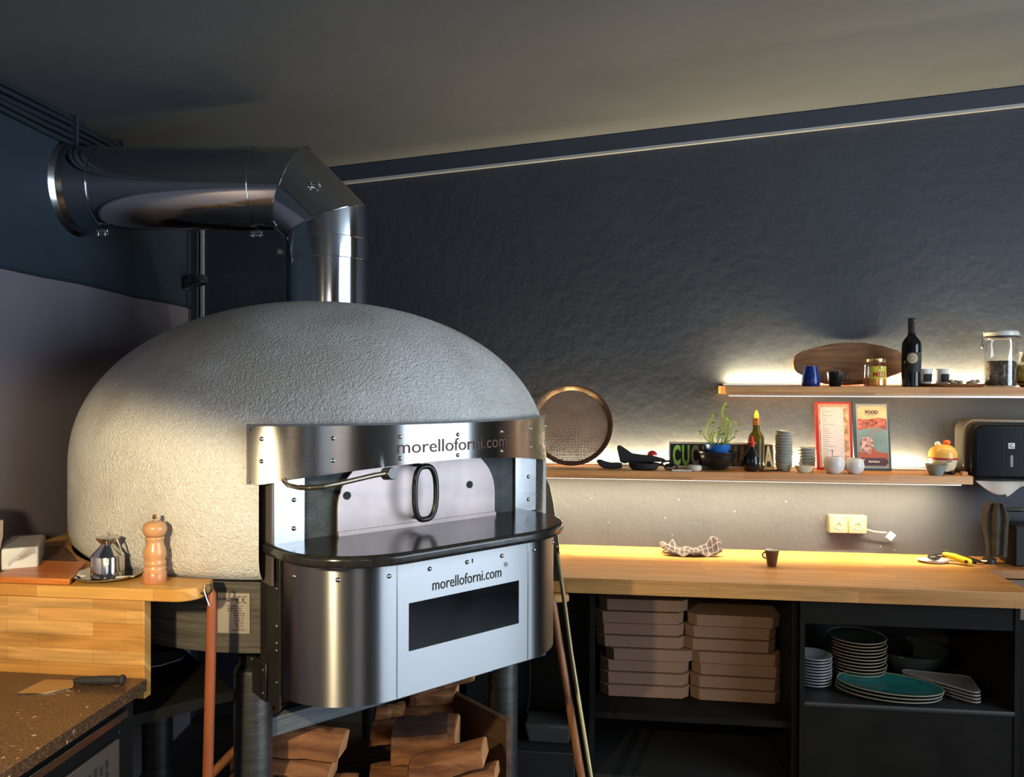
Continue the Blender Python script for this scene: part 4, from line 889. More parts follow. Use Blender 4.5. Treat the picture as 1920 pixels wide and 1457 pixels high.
mb.add(wrap([(0.004 + 0.0035 * sx_, 0, z) for sx_, z in ((-1, 0.086), (1, 0.086), (1, 0.10), (-1, 0.10))], 0.0478), [(0, 1, 2, 3)])
mb.build('lettering', mat('label_red', (0.45, 0.02, 0.01), 0.5), J, smooth=0)
# wine bottle
WB = thing('wine_bottle', 'dark wine bottle with round cream label on the upper shelf', 'bottle', (1.312, 3.58, ZU))
MB().lathe([(0.034, 0), (0.039, 0.004), (0.039, 0.175), (0.036, 0.192), (0.026, 0.208), (0.0165, 0.220), (0.0145, 0.232), (0.0142, 0.235)], seg=40).build('glass_body', mat('bottle_glass', (0.006, 0.006, 0.006), 0.06), WB, smooth=50)
MB().lathe([(0.0147, 0.228), (0.0150, 0.285), (0.0158, 0.286), (0.0158, 0.293), (0.0145, 0.295), (0.001, 0.295)], seg=32).build('capsule', M_blackm, WB)
mb = MB().grid(lambda u, v: wrap([((u - 0.5) * 0.066, 0, 0.062 + 0.085 * v)], 0.0393)[0], 16, 2); mb.build('label', mat('black_label', (0.012, 0.010, 0.009), 0.6), WB)
md = MB().grid(lambda u, v: wrap([(0.022 * v * math.cos(2 * PI * u) - 0.010, 0, 0.122 + 0.022 * v * math.sin(2 * PI * u))], 0.0396)[0], 28, 5)
ml = md.build('medallion', mat('medallion_cream', (0.62, 0.47, 0.28), 0.5), WB, smooth=0)
mb = MB()
for r_ in (0.0165, 0.011, 0.006): mb.tube([wrap([(r_ * math.cos(t_) - 0.010, 0, 0.122 + r_ * math.sin(t_))], 0.0398)[0] for t_ in [2 * PI * i / 24 for i in range(24)]], 0.0006, 4, closed=True)
for dz in (0.083, 0.079): mb.add(wrap([(-0.020, 0, dz), (0.018 if dz > 0.08 else 0.008, 0, dz), (0.018 if dz > 0.08 else 0.008, 0, dz + 0.001), (-0.020, 0, dz + 0.001)], 0.0397), [(0, 1, 2, 3)])
mb.build('label_lines', mat('label_ink', (0.18, 0.12, 0.06), 0.5), WB, smooth=0)
# tray with two mugs and ginger
TR = MB().lathe([(0.120, 0), (0.138, 0.010), (0.140, 0.014), (0.132, 0.014), (0.115, 0.007), (0.001, 0.006)], seg=48, sy=0.62).build('wooden_tray', M_olive, loc=(1.482, 3.60, ZU)); tag(TR, 'flat round-ended wooden tray right of the wine bottle', 'tray')
def wcup(x, lab):
    t = thing('paper_cup', lab, 'cup', (x, 3.615, ZU + 0.0078), 0, 'white cups with black labels')
    MB().lathe([(0.024, 0), (0.025, 0.003), (0.0295, 0.062), (0.032, 0.068), (0.032, 0.070), (0.030, 0.070), (0.0285, 0.064), (0.024, 0.006), (0.001, 0.005)], seg=32).build('cup_body', M_ceram, t, smooth=40)
    MB().grid(lambda u, v: wrap([((u - 0.5) * 0.040 + 0.006, 0, 0.014 + 0.034 * v)], 0.0253 + 0.0022 + 0.0025 * v + 0.0002)[0], 10, 2).build('label', M_blackm, t)
wcup(1.381, 'white cup with black label just right of the wine bottle'); wcup(1.452, 'white cup with black label beside the ginger roots')
def ginger(x, y, lab, sd, z0=ZU + 0.0075):
    r2 = random.Random(sd); mb = MB()
    mb.ball((0, 0, 0.010), 0.024, 0.012, 0.010, 14)
    for i in range(4): mb.ball((r2.uniform(-0.026, 0.028), r2.uniform(-0.01, 0.01), 0.009 + r2.uniform(0, 0.009)), r2.uniform(0.009, 0.013), 0.009, 0.008, 12)
    o = mb.build('ginger_root', mat('ginger_skin', (0.50, 0.33, 0.20), 0.7, var=0.2, vscale=40), loc=(x, y, z0)); tag(o, lab, 'ginger')
ginger(1.482, 3.555, 'knobbly ginger root in front of the right white cup', 1); ginger(1.560, 3.585, 'knobbly ginger root at the right end of the tray', 5)
# big clip-top jar
BJ = thing('storage_jar', 'tall clip-top glass jar half full of dried leaves', 'jar', (1.678, 3.59, ZU))
MB().lathe([(0.052, 0), (0.061, 0.006), (0.062, 0.010), (0.062, 0.190), (0.056, 0.200), (0.056, 0.206)], seg=48, cap=(True, False)).build('glass_body', M_glass, BJ)
mb = MB().lathe([(0.055, 0.006), (0.0585, 0.012), (0.0585, 0.105), (0.045, 0.112), (0.02, 0.110), (0.001, 0.114)], seg=32)
cn = mb.build('dried_leaves', mat('dried_leaves_mix', (0.12, 0.085, 0.055), 0.9, var=0.9, vscale=70, bump=1.0, bscale=110), BJ); cn['kind'] = 'stuff'
MB().lathe([(0.056, 0.206), (0.066, 0.207), (0.067, 0.211), (0.066, 0.215), (0.056, 0.216)], seg=48).build('rubber_seal', mat('seal_rubber', (0.06, 0.05, 0.05), 0.6), BJ)
MB().lathe([(0.060, 0.216), (0.067, 0.218), (0.067, 0.232), (0.062, 0.238), (0.001, 0.239)], seg=48).build('lid', mat('jar_lid_white', (0.72, 0.68, 0.60), 0.2), BJ)
mb = MB()
mb.tube([(-0.068, 0.0, 0.196), (-0.074, 0, 0.205), (-0.072, 0, 0.226), (-0.060, 0, 0.230)], 0.0018, 6).tube([(-0.066, 0, 0.205), (-0.076, 0, 0.190), (-0.080, 0, 0.170), (-0.074, 0, 0.165), (-0.070, 0, 0.185)], 0.0018, 6)
mb.tube([(0.066, 0, 0.206), (0.078, 0, 0.206), (0.079, 0, 0.228), (0.066, 0, 0.228)], 0.0018, 6).tube([(0.0655 * math.cos(2 * PI * i / 32), 0.0655 * math.sin(2 * PI * i / 32), 0.203) for i in range(32)], 0.0014, 6, closed=True); mb.build('wire_clip', M_inox, BJ)
YJ = thing('lemon_jar', 'round glass jar of yellow liquid at the right end of the upper shelf', 'jar', (1.790, 3.59, ZU))
MB().lathe([(0.025, 0), (0.045, 0.01), (0.062, 0.045), (0.060, 0.075), (0.045, 0.098), (0.030, 0.108)], seg=40, cap=(True, False)).build('glass_body', M_glass, YJ)
MB().lathe([(0.024, 0.003), (0.043, 0.012), (0.0595, 0.045), (0.0575, 0.074), (0.043, 0.096), (0.001, 0.097)], seg=40).build('liquid', mat('yellow_liquid', (0.95, 0.60, 0.02), 0.2), YJ)
MB().lathe([(0.0245, 0.0005), (0.030, 0.002), (0.052, 0.022), (0.053, 0.026), (0.045, 0.020)], seg=40).build('base_cup', mat('brown_base', (0.16, 0.06, 0.02), 0.2), YJ)
MB().lathe([(0.034, 0.108), (0.035, 0.120), (0.030, 0.135), (0.034, 0.150), (0.001, 0.152)], seg=32).build('lid', M_ceram, YJ)

# ================================================================== LOWER SHELF THINGS
ZL = 1.2812
PN = thing('perforated_pan', 'large round perforated pizza pan leaning on the wall next to the oven', 'pan', (-0.152, 3.625, ZL + 0.002))
mp_ = Matrix.Rotation(R(90 - 13), 4, 'X')
m, nt, b = nm('perforated_metal'); b.inputs['Metallic'].default_value = 0.35; b.inputs['Roughness'].default_value = 0.38
tc = N(nt, 'ShaderNodeTexCoord'); sc_ = N(nt, 'ShaderNodeVectorMath', operation='SCALE'); sc_.inputs['Scale'].default_value = 190; nt.links.new(tc.outputs['Generated'], sc_.inputs[0])
vv = N(nt, 'ShaderNodeTexVoronoi'); vv.inputs['Scale'].default_value = 1; vv.inputs['Randomness'].default_value = 0.15
mpg = N(nt, 'ShaderNodeMapping'); mpg.inputs['Scale'].default_value = (46, 46, 0.01); nt.links.new(tc.outputs['Generated'], mpg.inputs[0]); nt.links.new(mpg.outputs[0], vv.inputs['Vector'])
cr = N(nt, 'ShaderNodeValToRGB'); cr.color_ramp.elements[0].color = (0.025, 0.012, 0.008, 1); cr.color_ramp.elements[1].color = (0.62, 0.42, 0.30, 1); cr.color_ramp.elements[0].position = 0.30; cr.color_ramp.elements[1].position = 0.42
nt.links.new(vv.outputs['Distance'], cr.inputs[0]); nn_ = N(nt, 'ShaderNodeTexNoise'); nn_.inputs['Scale'].default_value = 5; nt.links.new(tc.outputs['Generated'], nn_.inputs['Vector'])
mx = N(nt, 'ShaderNodeMix', data_type='RGBA', blend_type='MULTIPLY'); mx.inputs[0].default_value = 0.7; nt.links.new(cr.outputs[0], mx.inputs[6]); nt.links.new(nn_.outputs['Fac'], mx.inputs[7]); nt.links.new(mx.outputs[2], b.inputs['Base Color']); M_perf = m
ha = N(nt, 'ShaderNodeMath', operation='GREATER_THAN'); ha.inputs[1].default_value = 0.27; nt.links.new(vv.outputs['Distance'], ha.inputs[0]); nt.links.new(ha.outputs[0], b.inputs['Alpha'])
cr.color_ramp.elements[0].color = (0.32, 0.17, 0.10, 1)
rp_ = 0.190
PNO = mp_ @ Matrix.Translation((0, rp_, 0))
MB().lathe([(0.168, -0.002), (0.168, 0.0), (0.001, 0.0)], seg=64, M=PNO).build('perforated_base', M_perf, PN)
MB().lathe([(0.166, -0.003), (0.168, 0.001), (0.182, 0.020), (0.190, 0.022), (0.190, 0.019), (0.184, 0.017), (0.170, -0.003)], seg=64, M=PNO, cap=(False, False)).build('raised_rim', mat('browned_rim', (0.20, 0.13, 0.09), 0.35, 0.9), PN)
# black oven tools lying in a heap
def silhouette(name, pts, y0, y1, m, loc, label, cat, bev=0.006, parts=None):
    t = thing(name, label, cat, loc); MB().prism(pts, y0, y1, Matrix(((1, 0, 0, 0), (0, 0, 1, 0), (0, 1, 0, 0), (0, 0, 0, 1)))).build('body', m, t, bevel=bev, seg=3); return t
silhouette('pan_gripper', [(-0.032, 0.036), (-0.026, 0.026), (-0.015, 0.012), (0.0, 0.003), (0.05, 0.0), (0.085, 0.004), (0.085, 0.026), (0.06, 0.027), (0.035, 0.026), (0.01, 0.032), (-0.012, 0.040)], -0.018, 0.018, M_blackm, (-0.005, 3.585, ZL), 'curved black pan gripper nearest the perforated pan', 'gripper')
silhouette('oven_brush', [(0.0, 0.030), (-0.014, 0.090), (-0.010, 0.104), (0.004, 0.102), (0.055, 0.068), (0.10, 0.062), (0.14, 0.060), (0.20, 0.046), (0.205, 0.034), (0.12, 0.030), (0.05, 0.030), (0.02, 0.024)], -0.020, 0.020, M_blackm, (0.070, 3.60, ZL + 0.0), 'black angular oven brush resting across the gripper and black dish', 'brush')
BD = MB().lathe([(0.050, 0), (0.062, 0.008), (0.068, 0.030), (0.064, 0.030), (0.055, 0.010), (0.001, 0.006)], seg=32, sy=0.7).build('black_dish', M_blackm, loc=(0.175, 3.565, ZL)); tag(BD, 'low black dish under the oven brush', 'dish')
RC = MB().ball((0, 0, 0.0), 0.023, 0.02, 0.020, 20, half=True).build('red_cap', M_red, loc=(0.215, 3.62, ZL + 0.060)); tag(RC, 'red rounded cap sitting on the black brush', 'cap')
SCS = thing('black_scissors', 'black looped tool handles right of the black dish', 'scissors', (0.282, 3.575, ZL + 0.016))
for k, (dx, dz) in enumerate(((0, 0.010), (0.014, -0.004))): MB().tube([(dx + 0.028 * math.cos(a_), 0.004 * k, dz + 0.012 * math.sin(a_)) for a_ in [2 * PI * i / 20 for i in range(20)]], 0.0045, 8, closed=True).build('finger_loop', M_black, SCS)
MB().cyl((-0.02, 0, 0.006), (-0.075, 0.01, 0.004), 0.006, 10).build('shaft', M_black, SCS)
WP = MB().prism([(-0.02, -0.012), (0.06, -0.016), (0.075, 0.0), (0.06, 0.014), (-0.02, 0.012)], 0, 0.006).build('plastic_scraper', M_white, loc=(0.315, 3.535, ZL)); tag(WP, 'white plastic scraper lying on the shelf in front of the lettered sign', 'scraper')
GJ = MB().lathe([(0.022, 0), (0.030, 0.006), (0.032, 0.018), (0.026, 0.026), (0.001, 0.026)], seg=28).build('glass_dish', mat('frosted_dish', (0.75, 0.68, 0.55), 0.25), loc=(0.395, 3.545, ZL)); tag(GJ, 'small pale dish left of the black half-round bowl', 'dish')
# lettered sign
SG = thing('lettered_sign', 'black sign with white border and CUCINA MATRA style letters behind the plant', 'sign', (0.528, 3.672, ZL), 0)
tl = Matrix.Rotation(R(-8), 4, 'X')
MB().box(-0.236, 0.236, -0.003, 0.003, 0.0, 0.118, tl).build('board', M_ceram, SG, bevel=0.003)
bd = MB().box(-0.228, 0.228, -0.0042, -0.003, 0.009, 0.109, tl).build('black_field', M_blackm, SG)
GRN = mat('letter_green', (0.38, 0.75, 0.12), 0.5, var=0.3, vscale=30); WLT = mat('letter_white', (0.85, 0.84, 0.78), 0.5); GLT = mat('letter_grey', (0.36, 0.32, 0.27), 0.5); DLT = mat('letter_dark', (0.14, 0.11, 0.10), 0.5)
for ch, x, mm in (('C', -0.199, GRN), ('U', -0.158, GRN), ('C', -0.117, GLT), ('I', -0.080, GLT), ('N', -0.045, GLT), ('A', 0.000, DLT), ('M', 0.052, DLT), ('A', 0.094, DLT), ('T', 0.137, GRN), ('R', 0.176, WLT), ('A', 0.209, WLT)):
    vs, fs = text_mesh(ch, 0.120, 0.0006, 0.0050, 0.42); MB().add([(v[0] + x, v[1] - 0.0048, v[2] + 0.016) for v in vs], fs, tl).build('letter', mm, SG, smooth=0)
# plant
PT = thing('potted_herb', 'leggy green herb in a blue pot standing in a black half-round bowl', 'potted plant', (0.502, 3.60, ZL + 0.044))
MB().lathe([(0.040, 0), (0.048, 0.045), (0.053, 0.058), (0.055, 0.072), (0.052, 0.072), (0.048, 0.060), (0.001, 0.060)], seg=36).build('pot', M_bpot, PT, smooth=40)
MB().lathe([(0.048, 0.060), (0.03, 0.066), (0.001, 0.068)], seg=24).build('soil', mat('soil', (0.03, 0.018, 0.01), 1.0, bump=1.0, bscale=150), PT)
rp2 = random.Random(11); mbs = MB(); mbl = MB()
def stem(x, y, pts, r=0.0022):
    P = [(x + a_, y + 0.3 * b2, c_) for a_, b2, c_ in pts]; mbs.tube(P, r, 6); return P
def leaf(p, s, a_):
    q = Matrix.Translation(p) @ Matrix.Rotation(a_, 4, 'Z') @ Matrix.Rotation(rp2.uniform(-0.8, 0.8), 4, 'X')
    mbl.add([(0, 0, 0), (s * 0.5, s * 0.35, 0.002), (s, 0, 0.0), (s * 0.5, -s * 0.35, 0.002)], [(0, 1, 2, 3)], q)
S_ = [[(-0.02, 0, 0.065), (-0.035, 0, 0.10), (-0.045, 0, 0.14), (-0.040, 0, 0.165), (-0.022, 0, 0.19), (-0.016, 0, 0.205)],
      [(-0.025, 0, 0.065), (-0.05, 0, 0.09), (-0.07, 0, 0.115), (-0.078, 0, 0.125)], [(-0.02, 0, 0.065), (-0.03, 0, 0.11), (-0.018, 0, 0.15), (-0.015, 0, 0.165)],
      [(-0.01, 0, 0.065), (-0.02, 0, 0.09), (-0.014, 0, 0.12)], [(0.0, 0, 0.065), (0.005, 0, 0.10), (0.012, 0, 0.14), (0.022, 0, 0.17), (0.04, 0, 0.19)],
      [(0.02, 0, 0.065), (0.03, 0, 0.12), (0.028, 0, 0.17), (0.022, 0, 0.205), (0.026, 0, 0.23), (0.038, 0, 0.255)], [(0.02, 0, 0.065), (0.034, 0, 0.13), (0.030, 0, 0.18), (0.018, 0, 0.20)],
      [(0.025, 0, 0.065), (0.045, 0, 0.12), (0.045, 0, 0.165), (0.032, 0, 0.19)], [(0.03, 0, 0.065), (0.055, 0, 0.11), (0.062, 0, 0.14), (0.050, 0, 0.175), (0.036, 0, 0.19)],
      [(0.03, 0, 0.065), (0.07, 0, 0.10), (0.085, 0, 0.13)], [(0.0, 0, 0.065), (-0.008, 0, 0.10), (0.0, 0, 0.13), (0.004, 0, 0.115)], [(0.03, 0, 0.065), (0.04, 0, 0.15), (0.055, 0, 0.175), (0.075, 0, 0.17), (0.078, 0, 0.155)]]
for s_ in S_:
    for k in range(2):
        P = stem(rp2.uniform(-0.005, 0.005), rp2.uniform(-0.03, 0.03), s_, rp2.uniform(0.0014, 0.0026))
        for p in (P[-1], P[-1], P[len(P) // 2]): leaf(p, rp2.uniform(0.010, 0.018), rp2.uniform(0, 6.28))
for i in range(60): leaf((rp2.uniform(0.0, 0.045), rp2.uniform(-0.03, 0.03), rp2.uniform(0.07, 0.125)), rp2.uniform(0.008, 0.014), rp2.uniform(0, 6.28))
for i in range(14): leaf((0.04 + rp2.uniform(-0.01, 0.008), rp2.uniform(-0.01, 0.01), 0.235 + rp2.uniform(-0.01, 0.012)), 0.012, rp2.uniform(0, 6.28))
mbs.build('stems', M_green, PT); mbl.build('leaves', M_leaf, PT, smooth=0)
HB = MB(); prof_ = [(0.0795 * math.sin(R(a_)), 0.083 - 0.0795 * math.cos(R(a_)) - 0.0035) for a_ in range(14, 91, 6)]; prof2 = [(0.0745 * math.sin(R(a_)), 0.083 - 0.0745 * math.cos(R(a_)) - 0.0035) for a_ in range(90, 13, -6)]
HB.lathe(prof_ + [(0.086, 0.081), (0.086, 0.086), (0.0745, 0.083)] + prof2, seg=44, cap=(True, True)); HB = HB.build('half_round_bowl', M_black, loc=(0.502, 3.60, ZL - 0.0015), smooth=50); tag(HB, 'black half-round bowl holding the blue plant pot', 'bowl')
# olive oil bottle and red capped bottle
OB2 = thing('oil_bottle', 'tall olive oil bottle with yellow pour cap', 'bottle', (0.675, 3.635, ZL)); OB2.scale = (1, 1, 1.05)
MB().lathe([(0.030, 0), (0.035, 0.004), (0.035, 0.128), (0.031, 0.146), (0.020, 0.160), (0.0155, 0.170), (0.015, 0.192)], seg=36).build('glass_body', mat('olive_glass', (0.10, 0.085, 0.008), 0.06, trans=0.55, ior=1.3), OB2, smooth=50)
MB().lathe([(0.017, 0.190), (0.0175, 0.200), (0.016, 0.214), (0.0195, 0.216), (0.0195, 0.220), (0.010, 0.221)], seg=28).build('neck_ring', mat('amber_ring', (0.25, 0.10, 0.01), 0.2), OB2)
MB().lathe([(0.011, 0.220), (0.0105, 0.235), (0.006, 0.250), (0.002, 0.254)], seg=24).build('cap', M_yel, OB2)
RB = thing('vinegar_bottle', 'small dark teardrop bottle with red cap in front of the oil bottle', 'bottle', (0.645, 3.575, ZL))
MB().lathe([(0.024, 0), (0.031, 0.006), (0.036, 0.035), (0.034, 0.062), (0.024, 0.086), (0.012, 0.100), (0.010, 0.112)], seg=36).build('glass_body', mat('dark_syrup_glass', (0.008, 0.008, 0.010), 0.05), RB, smooth=50)
MB().lathe([(0.0115, 0.108), (0.012, 0.120), (0.017, 0.123), (0.017, 0.127), (0.010, 0.130), (0.008, 0.148), (0.002, 0.156)], seg=24).build('cap', M_red, RB)
SPN = MB().tube([(-0.05, 0, 0.004), (-0.01, 0, 0.006), (0.03, 0, 0.008), (0.05, 0, 0.010)], 0.004, 8, rads=[0.0035, 0.004, 0.005, 0.003]).build('black_stick', M_black, loc=(0.72, 3.545, ZL)); tag(SPN, 'short black spoon handle between the red capped bottle and the tall bowl stack', 'spoon')
# stacked small bowls
def sbowl(label, group, r=0.0375, h=0.034):
    t = thing('small_bowl', label, 'bowl', (0, 0, 0), 0, group)
    MB().lathe([(r * 0.62, 0), (r * 0.72, 0.003), (r * 0.97, h - 0.003), (r, h), (r - 0.002, h + 0.0012), (r - 0.0035, h), (r * 0.66, 0.005), (0.001, 0.004)], seg=32).build('bowl_body', M_teal, t, smooth=45)
    MB().tube([((r - 0.001) * math.cos(2 * PI * i / 32), (r - 0.001) * math.sin(2 * PI * i / 32), h) for i in range(32)], 0.0014, 6, closed=True).build('rim', M_rim, t)
    return t
G1, G2 = 'grey-green bowls in the tall stack', 'grey-green bowls in the short stack'
p_ = sbowl('grey-green small bowl, lowest of the tall stack', G1); p_.location = (0.787, 3.60, ZL)
for i in range(1, 12):
    o = dup(p_, (0.787 + 0.0012 * math.sin(i * 1.9), 3.60, ZL + 0.0130 * i), R(17 * i), 'grey-green small bowl, %s of the tall stack' % ordn(i, 12), G1)
    if i == 11: o.rotation_euler = (R(3), R(5), 0)
dup(p_, (0.890, 3.62, ZL), 0, 'grey-green small bowl, lowest of the short stack', G2)
for i in range(1, 6): dup(p_, (0.890 + 0.001 * math.sin(i), 3.62, ZL + 0.0138 * i), R(23 * i), 'grey-green small bowl, %s of the short stack' % ordn(i, 6), G2)
BT = MB().rings([[(0.042 * sx_ * math.cos(t_), 0.024 * sx_ * math.sin(t_), z) for t_ in [2 * PI * i / 28 for i in range(28)]] for sx_, z in ((0.45, 0), (0.7, 0.006), (0.92, 0.022), (1.0, 0.030), (0.96, 0.030), (0.85, 0.020), (0.55, 0.006), (0.05, 0.004))]).build('glass_boat', mat('cream_glass', (0.72, 0.62, 0.42), 0.1), loc=(0.862, 3.545, ZL)); tag(BT, 'small cream boat-shaped dish in front of the short bowl stack', 'dish')
LD = MB().tube([(-0.010, 0, 0.008), (-0.014, 0, 0.03), (-0.018, 0, 0.045)], 0.003, 8, rads=[0.002, 0.003, 0.005]).build('small_spoon', M_cream, loc=(0.862, 3.545, ZL)); tag(LD, 'small pale spoon standing in the boat-shaped dish', 'spoon')
# menus
def menu(name, x0, x1, h, lab, frame, inner, draw):
    t = thing(name, lab, 'menu', ((x0 + x1) / 2, 3.676, ZL)); w_ = (x1 - x0) / 2; q = Matrix.Rotation(R(-9), 4, 'X')
    MB().box(-w_, w_, -0.003, 0.003, 0, h, q).build('cover', frame, t, bevel=0.001); MB().box(-w_ + 0.014, w_ - 0.010, -0.0038, -0.003, 0.010, h - 0.010, q).build('inlay', inner, t)
    draw(t, w_, h, q); return t
def quad(t, nme, pts, m, q, y=-0.0044):
    return MB().prism(pts, 0, 0.0004, q @ Matrix(((1, 0, 0, 0), (0, 0, 1, y), (0, 1, 0, 0), (0, 0, 0, 1)))).build(nme, m, t, smooth=0)
def badge(w0, w1, z0, z1, c=0.010): return [(w0 + c, z0), (w1 - c, z0), (w1 - c * 0.7, z0 + c * 0.7), (w1, z0 + c), (w1, z1 - c), (w1 - c * 0.7, z1 - c * 0.7), (w1 - c, z1), (w0 + c, z1), (w0 + c * 0.7, z1 - c * 0.7), (w0, z1 - c), (w0, z0 + c), (w0 + c * 0.7, z0 + c * 0.7)]
M_ink = mat('ink', (0.05, 0.045, 0.05), 0.7); M_ppr = mat('menu_paper', (0.72, 0.62, 0.56), 0.6)
def d1(t, w_, h, q):
    quad(t, 'artwork', badge(-w_ + 0.018, w_ - 0.014, 0.014, h - 0.018), mat('menu_art', (0.55, 0.32, 0.16), 0.6, var=0.7, vscale=35), q)
    quad(t, 'list_sheet', [(-w_ + 0.022, 0.022), (w_ - 0.036, 0.022), (w_ - 0.036, h - 0.025), (-w_ + 0.022, h - 0.025)], M_ppr, q, -0.0052)
    mb = MB(); r3 = random.Random(3)
    for k in range(26):
        z = h - 0.036 - 0.0098 * k; L_ = r3.uniform(0.02, 0.062) if k % 2 else r3.uniform(0.012, 0.03)
        mb.box(-w_ + 0.028, -w_ + 0.028 + L_, -0.0060, -0.0054, z, z + 0.0012, q)
        if k % 2 == 0: mb.box(w_ - 0.047, w_ - 0.043, -0.0060, -0.0054, z, z + 0.0018, q)
    mb.build('printed_lines', M_ink, t, smooth=0)
menu('menu_card', 0.947, 1.105, 0.308, 'red framed menu with a pale printed list sheet', mat('red_cover', (0.34, 0.012, 0.01), 0.4), mat('salmon_inlay', (0.70, 0.28, 0.18), 0.5), d1)
def d2(t, w_, h, q):
    x0_, x1_ = -w_ + 0.020, w_ - 0.014
    quad(t, 'sky_artwork', badge(x0_, x1_, 0.022, h - 0.020), mat('art_yellow', (0.72, 0.52, 0.26), 0.6, var=0.2, vscale=20), q)
    quad(t, 'town_artwork', [(x0_, 0.175), (x1_, 0.170), (x1_, 0.232), (x0_ + 0.09, 0.236), (x0_ + 0.04, 0.229), (x0_, 0.232)], mat('art_red', (0.42, 0.11, 0.07), 0.6, var=0.8, vscale=60), q, -0.0050)
    quad(t, 'sea_artwork', [(x0_, 0.05), (x1_, 0.05), (x1_, 0.182), (x0_ + 0.05, 0.190), (x0_, 0.178)], mat('art_teal', (0.17, 0.27, 0.27), 0.6, var=0.2, vscale=12), q, -0.0054)
    quad(t, 'fork_artwork', [(x0_ + 0.032, 0.150), (x0_ + 0.075, 0.172), (x1_ - 0.012, 0.182), (x1_ - 0.03, 0.196), (x0_ + 0.07, 0.190)], mat('art_grey', (0.22, 0.20, 0.19), 0.6), q, -0.0058)
    quad(t, 'hand_artwork', [(x0_ + 0.004, 0.06), (x0_ + 0.008, 0.13), (x0_ + 0.02, 0.15), (x0_ + 0.05, 0.148), (x0_ + 0.065, 0.125), (x0_ + 0.062, 0.085), (x0_ + 0.05, 0.06)], mat('art_pink', (0.50, 0.28, 0.24), 0.6, var=0.9, vscale=70), q, -0.0060)
    quad(t, 'sleeve_artwork', [(x0_, 0.045), (x1_, 0.045), (x1_, 0.078), (x0_ + 0.075, 0.084), (x0_ + 0.06, 0.105), (x0_ + 0.048, 0.072), (x0_, 0.085)], mat('art_rust', (0.40, 0.10, 0.05), 0.6), q, -0.0064)
    quad(t, 'foot_artwork', badge(x0_, x1_, 0.022, 0.056), mat('art_plum', (0.06, 0.03, 0.045), 0.6), q, -0.0068)
    vs, fs = text_mesh('FOOD', 0.021, 0.0003, 0.0010, 0.85); mb = MB().add([(v[0] * 1.1 + 0.002, v[1] - 0.0052, v[2] + 0.254) for v in vs], fs, q); mb.box(-0.018, 0.022, -0.0052, -0.0048, 0.247, 0.2482, q).build('title_lettering', M_ink, t, smooth=0)
    vs, fs = text_mesh('Barbiera', 0.0125, 0.0002, 0.0005, 1.1); MB().add([(v[0] + 0.004, v[1] - 0.0074, v[2] + 0.036) for v in vs], fs, q).build('foot_lettering', M_ppr, t, smooth=0)
menu('menu_card', 1.111, 1.268, 0.308, 'dark framed illustrated menu headed FOOD', mat('slate_cover', (0.035, 0.06, 0.075), 0.4), mat('greygreen_inlay', (0.33, 0.36, 0.33), 0.5), d2)
# white pots
def wpot(x, r, lab, spout):
    t = thing('white_jug', lab, 'jug', (x, 3.545, ZL)); MB().lathe([(r * 0.55, 0), (r * 0.62, 0.003), (r * 0.93, r * 0.42), (r, r * 0.85), (r * 0.94, r * 1.30), (r * 0.74, r * 1.62), (r * 0.70, r * 1.66), (r * 0.66, r * 1.60), (r * 0.9, r * 0.85), (0.001, 0.006)], seg=36).build('body', M_ceram, t, smooth=50)
    if spout: MB().rings([[(r * 0.62 + dx, dy, r * 1.25 + dz) for dx, dy, dz in ((0, -0.010, 0.006), (0, 0.010, 0.006), (0, 0, -0.010))], [(r * 1.05 + dx, dy, r * 1.58 + dz) for dx, dy, dz in ((0, -0.004, 0.002), (0, 0.004, 0.002), (0, 0, -0.004))]]).build('spout', M_ceram, t, bevel=0.001)
    else: MB().tube([(-r * 0.1, 0.0, r * 1.6), (-r * 0.12, 0, r * 1.9), (-r * 0.1, 0, r * 2.3)], 0.003, 8, rads=[0.004, 0.0035, 0.006]).build('stirrer', M_ceram, t)
wpot(0.985, 0.0445, 'round white porcelain jug with a stirrer, in front of the red menu', False); wpot(1.070, 0.0395, 'white porcelain jug with small spout, between the menus', True)
# round ceramic jar and bowl
GB = MB().lathe([(0.024, 0), (0.027, 0.003), (0.043, 0.042), (0.046, 0.046), (0.043, 0.046), (0.024, 0.006), (0.001, 0.005)], seg=36).build('sauce_bowl', M_teal, loc=(1.402, 3.545, ZL)); tag(GB, 'pale green tapered bowl in front of the yellow jar', 'bowl')
SP2 = MB().tube([(1.405, 3.545, ZL + 0.020), (1.43, 3.545, ZL + 0.045), (1.458, 3.545, ZL + 0.058), (1.466, 3.545, ZL + 0.060)], 0.0022, 8, rads=[0.004, 0.002, 0.002, 0.003]).build('teaspoon', M_inox); tag(SP2, 'thin teaspoon leaning out of the pale green bowl', 'spoon')
YC = thing('cookie_jar', 'round yellow and white ceramic jar with red band beside the towel dispenser', 'jar', (1.456, 3.610, ZL))
MB().lathe([(0.040, 0.012), (0.050, 0.030), (0.055, 0.055), (0.056, 0.064)], seg=36).build('lower_body', mat('ivory_glaze', (0.75, 0.62, 0.40), 0.2), YC)
MB().lathe([(0.0565, 0.062), (0.0575, 0.066), (0.057, 0.071)], seg=36).build('red_band', M_red, YC)
MB().lathe([(0.057, 0.070), (0.056, 0.090), (0.048, 0.108), (0.034, 0.120), (0.018, 0.126), (0.001, 0.127)], seg=36).build('lid', mat('yellow_glaze', (0.85, 0.48, 0.10), 0.2), YC, smooth=50)
MB().ball((0.016, 0, 0.134), 0.016, 0.014, 0.012, 16).build('knob', mat('orange_glaze', (0.75, 0.12, 0.03), 0.2), YC)
MB().ball((-0.022, 0, 0.128), 0.012, 0.012, 0.011, 14).build('flower_knob', M_ceram, YC)
